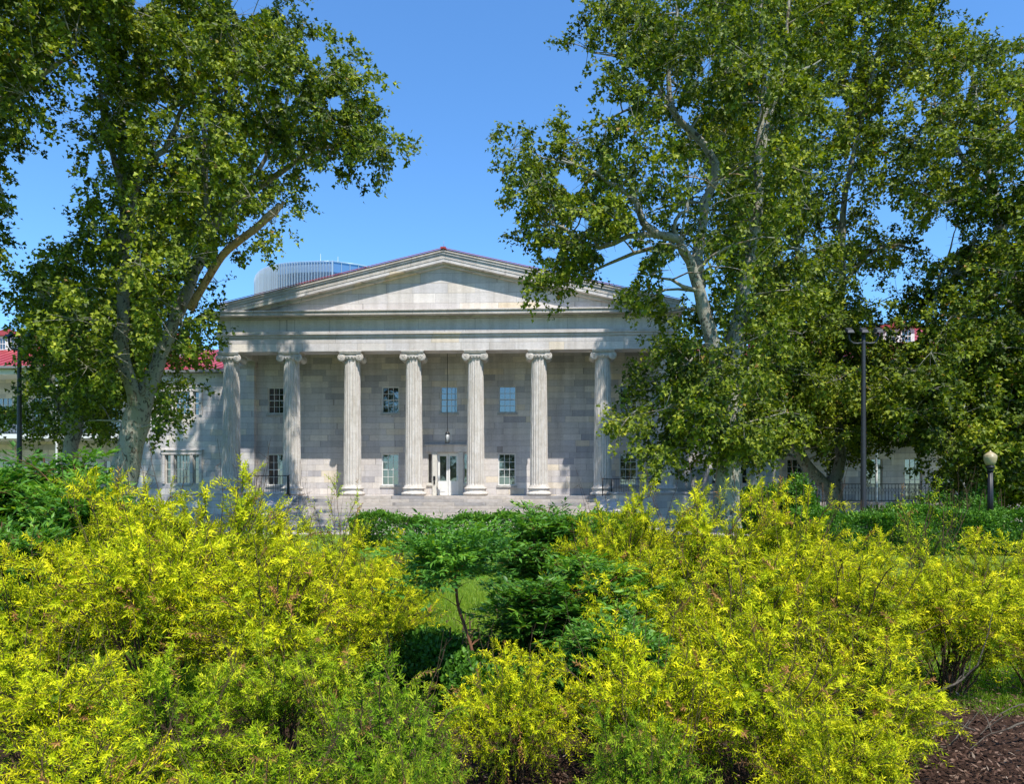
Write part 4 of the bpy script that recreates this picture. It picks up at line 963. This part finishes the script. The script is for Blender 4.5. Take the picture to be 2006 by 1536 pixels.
# ---- far right
R3 = [(1902,72),(1950,66),(2010,92),(2120,110),(2300,400),(2320,800),(2200,980),(2060,985),(2006,965),(1960,1000),(1880,985),(1850,960),(1806,905),(1740,860),(1690,860),(1660,760),(1700,700),(1790,650),(1800,610),(1770,572),(1764,530),(1812,536),(1876,476),(1904,440),(1840,432),(1772,402),(1738,388),(1746,340),(1776,270),(1788,196),(1870,140)]
plane_tree('plane_tree', 'plane tree with foliage reaching almost to the ground behind the acorn lamp post', 27.5, (1990, 990),
  [[(2030,1050,0,.42),(2028,950,0,.34),(2020,800,0,.3),(2000,650,0,.26),(1975,520,0,.22),(1950,400,0,.18),(1930,300,0,.14),(1910,200,.2,.1),(1900,100,.3,.05)],
   [(1975,520,0,.16),(2040,380,.3,.12),(2080,260,.3,.07)],[(1950,400,0,.12),(1880,300,-.4,.09),(1840,230,-.6,.06),(1830,190,-.6,.03)],
   [(1990,600,0,.14),(1900,560,-.7,.1),(1850,520,-.9,.06),(1830,590,-1,.04)],[(2015,760,0,.14),(1920,720,-1,.1),(1800,740,-1.4,.06),(1730,760,-1.5,.03)],[(2020,850,0,.1),(1900,850,-1.2,.07),(1800,860,-1.6,.03)]],
  [(R3, 0, 4.2), ([(1700,700),(1800,610),(2010,560),(2200,700),(2150,960),(1990,970),(1880,960),(1806,900),(1730,850)], -1.5, 3.0)], [[(1830,435),(1880,445),(1882,480),(1850,510),(1822,495)],[(1885,125),(1908,150),(1892,195),(1876,160)],[(1975,205),(1995,215),(1990,270),(1975,260)],[(1735,640),(1800,640),(1800,672),(1735,672)],[(1745,876),(1795,872),(1795,915),(1740,918)]], 16, dmul=1.05, inset=.2)

# ------------------------------------------------------------------ shrubs
def spirea_mesh(seed, nst=36, side=28, per=23, leaf=.046, h=1.5, rad=.95, sparse=1.0, upright=0.0):
    rs = np.random.RandomState(seed); paths = []; P, D, U, T = [], [], [], []
    for s in range(nst):
        a = rs.uniform(0, 2*np.pi); q = rs.uniform(.05, 1)**.6; R_ = rad*q*rs.uniform(.8, 1.05); H = h*(1-.50*q**2.2)*rs.uniform(.62, 1.0)
        b0 = np.array([math.cos(a), math.sin(a), 0])*rad*.16*rs.rand(); e = np.array([math.cos(a)*R_, math.sin(a)*R_, H])
        c = np.array([math.cos(a)*R_*.35, math.sin(a)*R_*.35, H*.85]) + rs.normal(0, .12, 3)
        t = np.linspace(0, 1, 12)[:, None]; p = (1-t)**2*b0+2*t*(1-t)*c+t*t*e; p[1:] += np.cumsum(rs.normal(0, .012, (11, 3)), 0)
        paths.append((p, np.linspace(.010, .003, 12)))
        # arching whips: the stem's last third and side twigs carry the leaves
        for k in range(side):
            u = rs.uniform(.22, 1)**.75; i = u*11; i0 = int(min(10, i)); s0 = p[i0]+(p[i0+1]-p[i0])*(i-i0)
            out = unit((s0-np.array([0, 0, h*.35]))[None])[0]
            d = unit((out*.75+np.array([0, 0, .22+upright])+rs.normal(0, .55, 3))[None])[0]; ln = rs.uniform(.10, .30)*(1.3 if rs.rand() < .12 else 1)
            tt = np.linspace(0, 1, 6)[:, None]; droop = np.array([0, 0, -1])*(.30*ln)
            tw = s0 + d*ln*tt + droop*tt**2; paths.append((tw, np.linspace(.0028, .001, 6)))
            n = int(per*ln/.23*rs.uniform(.75, 1.2)*sparse); x = np.linspace(.06, 1, max(n, 2)); n = len(x)
            pos = s0+d*(ln*x)[:, None]+droop*(x**2)[:, None]
            ax = unit((d+2*droop/ln)[None])[0]; o = unit(np.cross(ax, rs.normal(0, 1, 3))[None])[0]; o2 = np.cross(ax, o)
            ph = np.arange(n)*2.4+rs.uniform(0, 6); rd = o*np.cos(ph)[:, None]+o2*np.sin(ph)[:, None]
            ld = ax*rs.uniform(.45, .95, n)[:, None]+rd*.9+rs.normal(0, .12, (n, 3)); P.append(pos); D.append(ld)
            U.append(np.cross(ld, np.cross(ax[None]+rd*-.2, ld)) + np.array([0, 0, .25]))
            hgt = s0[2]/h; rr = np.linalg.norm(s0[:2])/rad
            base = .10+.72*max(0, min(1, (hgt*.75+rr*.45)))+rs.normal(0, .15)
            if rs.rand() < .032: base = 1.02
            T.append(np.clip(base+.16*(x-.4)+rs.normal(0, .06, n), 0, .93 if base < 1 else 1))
    for k in range(7):     # leafless whips sticking out of the top
        a = rs.uniform(0, 2*np.pi); s0 = np.array([math.cos(a)*rad*.4, math.sin(a)*rad*.4, h*.6]); e = s0*1.1+np.array([math.cos(a)*.25, math.sin(a)*.25, h*rs.uniform(.35, .5)])
        t = np.linspace(0, 1, 10)[:, None]; p = s0+(e-s0)*t+np.array([math.cos(a+1), math.sin(a+1), 0])*np.sin(t*3)*.06+np.cumsum(rs.normal(0, .008, (10, 3)), 0); paths.append((p, np.linspace(.004, .0012, 10)))
        for j in (5, 7): paths.append((np.stack([p[j], p[j]+rs.normal(0, .06, 3)+[0, 0, .05]]), np.array([.002, .001])))
    P, D, U, T = np.vstack(P), np.vstack(D), np.vstack(U), np.concatenate(T); n = len(P)
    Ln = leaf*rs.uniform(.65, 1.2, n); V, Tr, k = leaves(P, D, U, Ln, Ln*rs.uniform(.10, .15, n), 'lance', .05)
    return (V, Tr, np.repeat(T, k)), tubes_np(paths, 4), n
def nandina_mesh(seed, h=1.5, rad=.8, ncane=16, leaf=.078, bare=.25):
    rs = np.random.RandomState(seed); paths = []; P, D, U, T = [], [], [], []
    for s in range(ncane):
        a = rs.uniform(0, 2*np.pi); q = rs.rand()**.6; H = h*rs.uniform(.55, 1.0)*(1-.25*q)
        b0 = np.array([math.cos(a), math.sin(a), 0])*rad*.2*q; e = np.array([math.cos(a)*rad*.62*q, math.sin(a)*rad*.62*q, H])
        t = np.linspace(0, 1, 8)[:, None]; p = b0+(e-b0)*t; p[1:-1] += rs.normal(0, .02, (6, 3)); paths.append((p, np.linspace(.011, .006, 8)))
        for f in range(15):
            u = bare+(1-bare)*rs.rand()**.55; s0 = b0+(e-b0)*u; az = rs.uniform(0, 2*np.pi); ln = rs.uniform(.25, .5)
            d = np.array([math.cos(az), math.sin(az), rs.uniform(-.1, 1.3)]); d /= np.linalg.norm(d); sd = unit(np.cross(d, [0, 0, 1.])[None])[0]
            tt = np.linspace(0, 1, 6)[:, None]; ax = s0+d*ln*tt+np.array([0, 0, -.14*ln/.4])*tt**2; paths.append((ax, np.linspace(.003, .0012, 6)))
            ct = rs.normal(0, .12)
            for j in range(5):
                m0 = ax[1+min(4, j)]
                for sg in ((-1, 1) if j < 4 else (0,)):
                    sl = ln*(.5-.07*j) if sg else ln*.3; pd = unit((d*(.55 if sg else 1)+sd*sg*.85+np.array([0, 0, .05])+rs.normal(0, .25, 3))[None])[0]
                    n = 9; x = np.linspace(.25, 1, n); side = np.where(np.arange(n) % 2 == 0, 1, -1); ps = np.cross(pd, [0, 0, 1.]); ps /= np.linalg.norm(ps)
                    pos = m0+pd*(sl*x)[:, None]; ld = pd*.75+ps*side[:, None]*.7+rs.normal(0, .32, (n, 3))+np.array([0, 0, -.15]); ld[-1] = pd
                    P.append(pos); D.append(ld); U.append(np.tile([0, 0, 1.], (n, 1))+rs.normal(0, .5, (n, 3)))
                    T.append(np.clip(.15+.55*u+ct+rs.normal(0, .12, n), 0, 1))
                    paths.append((np.stack([m0, m0+pd*sl]), np.array([.0016, .001])))
    P, D, U, T = np.vstack(P), np.vstack(D), np.vstack(U), np.concatenate(T); n = len(P)
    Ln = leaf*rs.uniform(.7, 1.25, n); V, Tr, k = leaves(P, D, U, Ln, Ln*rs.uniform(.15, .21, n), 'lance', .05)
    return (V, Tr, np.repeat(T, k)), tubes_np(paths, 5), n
TOT = [0]
def proto(kind, data, leafm, stemm, name, cat):
    (V, Tr, T), (SV, ST), n = data; TOT[0] += n
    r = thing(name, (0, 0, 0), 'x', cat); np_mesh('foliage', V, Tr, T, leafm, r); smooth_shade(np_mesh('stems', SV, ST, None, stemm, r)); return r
used = set()
def place(pr, px, pytop, d, wpx, label, group, rot, nom_h=1.5, nom_r=.95, dy=0):
    p = W(px, HY, d); h = (.18-(pytop-HY)*d/F)-GZ; rad = wpx*d/F/2
    if pr in used:
        o = pr.copy(); COL.objects.link(o)
        for ch in pr.children:
            c = ch.copy(); COL.objects.link(c); c.parent = o
    else: o = pr; used.add(pr)
    o.location = (p.x, p.y, GZ+.03); o.rotation_euler = (0, 0, rot); o.scale = (rad/nom_r*1.12, rad/nom_r*1.12, h/nom_h*1.03)
    o['label'] = label; o['group'] = group; return o
G1 = 'golden spirea shrubs massed in the foreground'
SP = [proto('g', spirea_mesh(21+i), 'gold_leaf', 'twig', 'spirea_shrub', 'shrub') for i in range(3)]
SPL = [proto('l', spirea_mesh(31+i, nst=36), 'lime_leaf', 'twig', 'spirea_shrub', 'shrub') for i in range(2)]
SPW = proto('w', spirea_mesh(41, nst=20, side=16, per=13, sparse=.8, upright=.5, h=1.6, rad=.8), 'lime_leaf', 'twig', 'spirea_shrub', 'shrub')
SPD = [proto('l', spirea_mesh(36+i, nst=38), 'shaded_leaf', 'twig', 'spirea_shrub', 'shrub') for i in range(2)]  # shrubs whose shade is painted in the leaf colour
bushes = [
 # px, top py, depth, width px, kind, label
 (235,938,7.2,330,'g','golden spirea in front of the forked tree trunk'),
 (425,918,6.6,380,'g','tall golden spirea mound in front of the three-part window left of the portico'),
 (520,985,8.2,220,'g','yellow spirea below the left iron railing'),
 (655,955,8.6,170,'w','thin wispy spirea standing before the second column from the left'),
 (705,1040,7.4,260,'g','yellow spirea left of the clipped hedge below the steps'),
 (800,1050,8.8,190,'g','small golden spirea touching the left end of the central hedge'),
 (70,1085,5.2,360,'g','golden spirea at the left edge, below the left dark green shrub'),
 (300,1010,5.4,400,'g','broad yellow spirea at mid left, behind the green ones'),
 (545,1075,5.3,380,'g','broad yellow spirea left of the lawn gap'),
 (730,1120,6.0,280,'g','spirea spilling over the lawn left of the bare red stem'),
 (70,1260,3.7,400,'g','bright yellow spirea low at the left edge of the frame'),
 (335,1290,3.5,380,'l','lime green spirea low in the left foreground'),
 (560,1250,3.9,340,'l','lime green spirea in the foreground below the broad yellow mound'),
 (735,1310,3.1,380,'d','spirea with shade painted into its leaves in the lower centre left of the mulch gap'),
 (150,1440,2.7,480,'g','yellow spirea in the bottom left corner'),
 (500,1455,2.7,420,'l','green spirea at the bottom edge, left of centre'),
 (1225,955,7.4,260,'g','golden spirea before the right cheek wall of the steps'),
 (1390,965,7.2,320,'g','golden spirea in front of the trunk of the arching tree'),
 (1535,955,7.4,300,'g','tallest golden spirea on the right, left of the forked tree'),
 (1690,1045,8.0,240,'g','yellow spirea below the right floodlight pole'),
 (1815,965,8.4,190,'w','tall loose spirea between the floodlight pole and the acorn lamp'),
 (1955,1050,7.6,260,'g','golden spirea under the acorn lamp post'),
 (1255,1090,5.4,350,'g','broad golden spirea right of the dark nandina'),
 (1460,1075,5.2,380,'g','broad golden spirea in the middle of the right mass'),
 (1665,1080,5.4,380,'g','yellow spirea below the forked tree in the right mass'),
 (1860,1085,5.6,330,'g','yellow spirea in the right mass above the grass patch'),
 (2030,1120,5.6,230,'g','golden spirea cut by the right edge of the frame'),
 (1010,1275,3.8,290,'g','small golden spirea in the centre foreground before the dark shrub'),
 (1255,1230,3.7,360,'g','yellow spirea right of the centre foreground'),
 (1480,1210,3.6,420,'g','large near spirea in front of the middle of the right mass'),
 (1700,1260,4.1,360,'g','yellow spirea with bare branches showing beneath, above the mulch'),
 (1640,1390,2.9,340,'g','nearest golden spirea at the bottom, left of the bare mulch'),
 (1270,1385,2.7,330,'d','spirea with shade painted into its leaves at the bottom edge right of the mulch gap'),
 (820,1440,2.5,260,'d','small spirea sprig with shade painted into its leaves at the bottom centre'),
]
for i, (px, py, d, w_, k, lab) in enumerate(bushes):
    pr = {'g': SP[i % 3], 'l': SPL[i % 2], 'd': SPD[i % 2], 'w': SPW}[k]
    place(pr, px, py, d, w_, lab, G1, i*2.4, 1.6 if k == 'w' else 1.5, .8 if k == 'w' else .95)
G2 = 'dark green nandina shrubs'
NA = [proto('n', nandina_mesh(51, ncane=22), 'nandina_leaf', 'redtwig', 'nandina_shrub', 'shrub'), proto('n', nandina_mesh(52, ncane=20), 'nandina_leaf', 'redtwig', 'nandina_shrub', 'shrub')]
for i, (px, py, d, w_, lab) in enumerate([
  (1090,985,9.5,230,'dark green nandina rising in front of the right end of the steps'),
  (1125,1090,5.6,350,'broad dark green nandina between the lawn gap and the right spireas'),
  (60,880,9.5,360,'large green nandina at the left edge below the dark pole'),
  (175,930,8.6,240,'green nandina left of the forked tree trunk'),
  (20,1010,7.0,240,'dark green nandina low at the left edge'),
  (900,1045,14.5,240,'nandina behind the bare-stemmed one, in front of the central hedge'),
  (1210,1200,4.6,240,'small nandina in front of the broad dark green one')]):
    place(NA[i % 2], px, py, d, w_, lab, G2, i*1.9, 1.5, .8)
# single bare-stemmed nandina
p = W(930, HY, 5.0); r = thing('nandina_shrub', (p.x, p.y, GZ), 'spindly nandina with one bare reddish stem in the lawn gap', 'shrub', G2)
P = spline(np.array([[*W(a, b_, 5.0+c), q] for a, b_, c, q in ((950,1500,0,.014),(935,1330,0,.013),(918,1250,.05,.012),(898,1190,.05,.012),(893,1140,0,.012),(892,1110,0,.010))]), .06)
rs = np.random.RandomState(5); pa = [(P[:, :3], P[:, 3])]
for k in range(26):
    i = int(len(P)*rs.uniform(.45, 1))-1; s0 = P[i, :3]; a = rs.uniform(0, 6.28); e = s0+np.array([math.cos(a), math.sin(a), rs.uniform(.2, .8)])*rs.uniform(.05, .16); pa.append((np.stack([s0, (s0+e)/2+[0, 0, .01], e]), np.array([.004, .0025, .001])))
V, T = tubes_np(pa, 6); o = smooth_shade(np_mesh('stems', V-np.array(r.location), T, None, 'redtwig', r))
(V, Tr, T), (SV, ST), n = nandina_mesh(60, h=.34, rad=.32, ncane=5, leaf=.05, bare=.0)
top = P[-1, :3]-np.array(r.location)-np.array([0, 0, .14]); o = np_mesh('foliage', V+top, Tr, T, 'nandina_leaf', r)
# ------------------------------------------------------------------ clipped hedges and low evergreen
def leafblock(name, x0, x1, y0_, y1, h, n, label, seed, leaf=.06, group='clipped hedges', cat='hedge', round_=False):
    rs = np.random.RandomState(seed); r = thing(name, ((x0+x1)/2, (y0_+y1)/2, GZ), label, cat, group)
    cx, cy_ = (x1-x0)/2, (y1-y0_)/2
    # mostly in the outer shell
    u = rs.uniform(-1, 1, (n, 3)); ax = rs.choice(3, n, p=[.1, .42, .48]); sh = 1-np.abs(rs.normal(0, .12, n))
    if round_:
        v = unit(rs.normal(0, 1, (n, 3))); v[:, 2] = np.abs(v[:, 2]); lobes = [(rs.uniform(-.6, .6), rs.uniform(-.5, .5), rs.uniform(0, .55), rs.uniform(.28, .5)) for _ in range(9)]+[(0, 0, 0, .75)]
        lb = np.array(lobes)[rs.randint(0, 10, n)]; P = (lb[:, :3]+v*(lb[:, 3:4]*sh[:, None]**1.5*rs.uniform(.8, 1.12, (n, 1))))*np.array([cx, cy_, h]); Nn = v+rs.normal(0, .6, (n, 3))
    else:
        for a_ in range(3):
            k = ax == a_; u[k, a_] = np.where((rs.rand(k.sum()) < .85) & (a_ == 1), -1, np.sign(u[k, a_]) if a_ != 2 else 1)*sh[k]
        Nn = np.zeros((n, 3)); Nn[np.arange(n), ax] = u[np.arange(n), ax]; Nn += rs.normal(0, .6, (n, 3))+np.array([0, 0, .5])
        P = np.stack([u[:, 0]*cx, u[:, 1]*cy_, (u[:, 2]+1)/2*h], -1)
        bmpy = .10*np.sin(P[:, 0]*1.9+seed)+.06*np.sin(P[:, 0]*5.1)+.04*np.sin(P[:, 0]*11+P[:, 1]*4); P[:, 2] *= 1+bmpy; P[:, 1] += .12*np.sin(P[:, 0]*3.1+P[:, 2]*4)
        P[:, 2] += (rs.rand(n) < .04)*rs.rand(n)*.14
    D = Nn*.4+rs.normal(0, .6, (n, 3))+np.array([0, 0, .5]); Ln = leaf*rs.uniform(.7, 1.3, n)
    V, Tr, k = leaves(P, D, Nn, Ln, Ln*.36, 'oval', .1)
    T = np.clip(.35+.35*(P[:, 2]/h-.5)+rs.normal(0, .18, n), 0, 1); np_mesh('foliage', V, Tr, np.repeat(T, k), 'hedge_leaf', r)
    pa = []
    for q in range(max(8, int(cx*cy_*16))):
        b0 = np.array([rs.uniform(-cx, cx)*.85, rs.uniform(-cy_, cy_)*.7, 0.]); t = np.linspace(0, 1, 4)[:, None]; e = b0+rs.normal(0, .1, 3)*[1, 1, 0]+np.array([0, 0, h*.85])
        pa.append((b0+(e-b0)*t, np.linspace(.018, .005, 4)))
    V, T = tubes_np(pa, 5); np_mesh('stems', V, T, None, 'twig', r); return r
xa = W(690, HY, 20).x; xb = W(1260, HY, 20).x; yy = W(950, HY, 20).y
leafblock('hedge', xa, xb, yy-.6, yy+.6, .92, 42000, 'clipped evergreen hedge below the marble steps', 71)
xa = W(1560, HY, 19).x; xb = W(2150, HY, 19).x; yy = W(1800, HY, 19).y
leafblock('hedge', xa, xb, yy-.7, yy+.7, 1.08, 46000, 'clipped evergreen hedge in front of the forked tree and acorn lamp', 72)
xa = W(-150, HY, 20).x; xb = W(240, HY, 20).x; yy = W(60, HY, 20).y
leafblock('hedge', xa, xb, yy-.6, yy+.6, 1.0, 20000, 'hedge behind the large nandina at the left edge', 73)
for k, (px, py, d, wpx, lab) in enumerate([(840,1200,5.8,340,'glossy dark evergreen below the lawn gap'), (985,1275,4.9,240,'small dark evergreen in the centre, behind the small golden spirea'), (1040,1150,8.5,150,'low dark evergreen behind the broad nandina'), (1560,925,23,150,'dark evergreen shrub left of the forked tree trunk'), (1760,965,23,170,'dark evergreen shrub right of the floodlight pole'), (1890,940,23.5,190,'dark evergreen shrub left of the acorn lamp post'), (1490,930,24,150,'dark evergreen shrub between the two big right trunks'), (1225,1010,13,200,'glossy evergreen shrub behind the golden spirea beside the cheek wall')]):
    p = W(px, HY, d); h = (.18-(py-HY)*d/F)-GZ; rd = wpx*d/F/2
    leafblock('evergreen_shrub', p.x-rd, p.x+rd, p.y-rd*.8, p.y+rd*.8, h, 20000 if d < 10 else 8000, lab, 80+k, .036 if d < 10 else .09, 'rounded evergreen shrubs', 'shrub', True)
# ------------------------------------------------------------------ fallen bare branches over the mulch
def bare(label, lines, seed, d, base, group='bare branches lying on the mulch'):
    rs = np.random.RandomState(seed); pa = []
    for ln in lines:
        P = spline(np.array([[*W(a, b_, c), q] for a, b_, c, q in ln]), .05); P[1:-1, :3] += rs.normal(0, .003, (len(P)-2, 3)); pa.append((P[:, :3], P[:, 3]*.62))
        for k in range(int(len(P)/7)):
            i = rs.randint(len(P)//4, len(P)); s0 = P[i, :3]; v = rs.normal(0, .6, 3)+np.array([.4, 0, .6]); e = s0+unit(v[None])[0]*rs.uniform(.08, .25); pa.append((np.stack([s0, (s0+e)/2+rs.normal(0, .01, 3), e]), np.array([.004, .003, .001])))
    p = W(base[0], base[1], d); V, T = tubes_np(pa, 7); me = np_mesh('bare_branch', V-np.array(p), T, None, 'bark', None); smooth_shade(me); me.location = p; me.data.materials[0] = M['deadbr']
    tag(me, label, 'branch', group)
M['deadbr'] = bark('weathered_branch', (.12,.10,.075), (.08,.06,.045), (.03,.025,.02))
bare('long thin bare branch slanting up out of the right spireas', [[(1680,1400,4.3,.016),(1760,1378,4.3,.014),(1850,1350,4.3,.012),(1900,1320,4.3,.009),(1925,1280,4.3,.006),(1945,1200,4.3,.003)]], 1, 4.3, (1680, 1400))
bare('forked bare branch lying low on the mulch', [[(1740,1480,4.4,.018),(1800,1440,4.5,.016),(1860,1415,4.5,.013),(1910,1432,4.5,.008)],[(1800,1440,4.5,.010),(1850,1465,4.3,.008),(1900,1410,4.4,.004)]], 2, 4.4, (1740, 1480))
bare('dark wiry branch at the right edge above the mulch', [[(2060,1400,4.4,.012),(1980,1425,4.3,.010),(1930,1445,4.3,.006),(1900,1470,4.2,.003)],[(2050,1360,4.6,.008),(1960,1400,4.5,.005),(1920,1440,4.4,.003)]], 3, 4.4, (2060, 1400))
# ------------------------------------------------------------------ grass and mulch chips
def grass(name, regions, seed, n, blade=.09):
    rs = np.random.RandomState(seed); Ps = []
    for (x0, x1, d0, d1) in regions:
        m_ = n//len(regions); d = 1/rs.uniform(1/d1, 1/d0, m_); px = rs.uniform(x0, x1, m_); Ps.append(Wn(px, np.full(m_, HY), d))
    P = np.vstack(Ps); P[:, 2] = GZ; n = len(P)
    D = rs.normal(0, .45, (n, 3))+np.array([0, 0, 1.]); Nn = rs.normal(0, 1, (n, 3)); Nn[:, 2] *= .2; Ln = blade*rs.uniform(.5, 1.2, n)
    V, T, k = leaves(P, D, Nn, Ln, Ln*.045+.0012, 'lance', 0); o = np_mesh(name, V, T, np.repeat(np.clip(rs.normal(.5, .2, n), 0, 1), k), 'grass_leaf'); tag(o, 'bright green lawn grass seen between the shrubs', 'grass', kind='stuff')
grass('grass', [(700, 1250, 5.2, 17), (1500, 2100, 5.0, 14), (0, 700, 5.5, 18)], 91, 260000)
rs = np.random.RandomState(92); n = 26000
d = 1/rs.uniform(1/9.5, 1/3.2, n); P = Wn(rs.uniform(700, 2150, n), np.full(n, HY), d); P[:, 2] = GZ+.085+rs.rand(n)*.025
V, T, k = leaves(P, rs.normal(0, 1, (n, 3))*[1, 1, .35], rs.normal(0, .4, (n, 3))+[0, 0, 1], rs.uniform(.012, .05, n), rs.uniform(.003, .010, n), 'lance', 0)
M['chip'] = leafmat('bark_chip', [(0.0, (.04,.022,.015)), (0.6, (.11,.06,.04)), (0.93, (.20,.13,.09)), (1.0, (.34,.27,.20))], 0.0, 0.9, spec=.1)
tag(np_mesh('mulch_chips', V, T, np.repeat(rs.rand(n)**1.5, k), 'chip'), 'brown bark chips scattered over the bare bed', 'mulch', kind='stuff')

# ------------------------------------------------------------------ trees across the lawn behind the camera, mirrored in the door and window glass
src = [o for o in COL.objects if o.type == 'EMPTY' and o.name.startswith('plane_tree')]
low = [o for o in src if 'veranda wing' in o['label']][0]
for i, (x, y, s_, rz, lab) in enumerate([(-9, -66, 1.25, 2.5, 'plane tree across the lawn, mirrored in the left window glass'), (2, -70, 1.35, 4.3, 'plane tree across the lawn, mirrored in the door glass'), (11, -64, 1.2, .6, 'plane tree across the lawn, mirrored in the lower right window'), (22, -69, 1.3, 1.4, 'plane tree across the lawn, mirrored in the far right panes')]):
    o = low.copy(); COL.objects.link(o); o.location = (x, y, GZ); o.rotation_euler = (0, 0, rz); o.scale = (s_, s_, s_*.75); o['label'] = lab; o['group'] = 'plane trees across the lawn'
    for ch in low.children:
        q = ch.copy(); COL.objects.link(q); q.parent = o
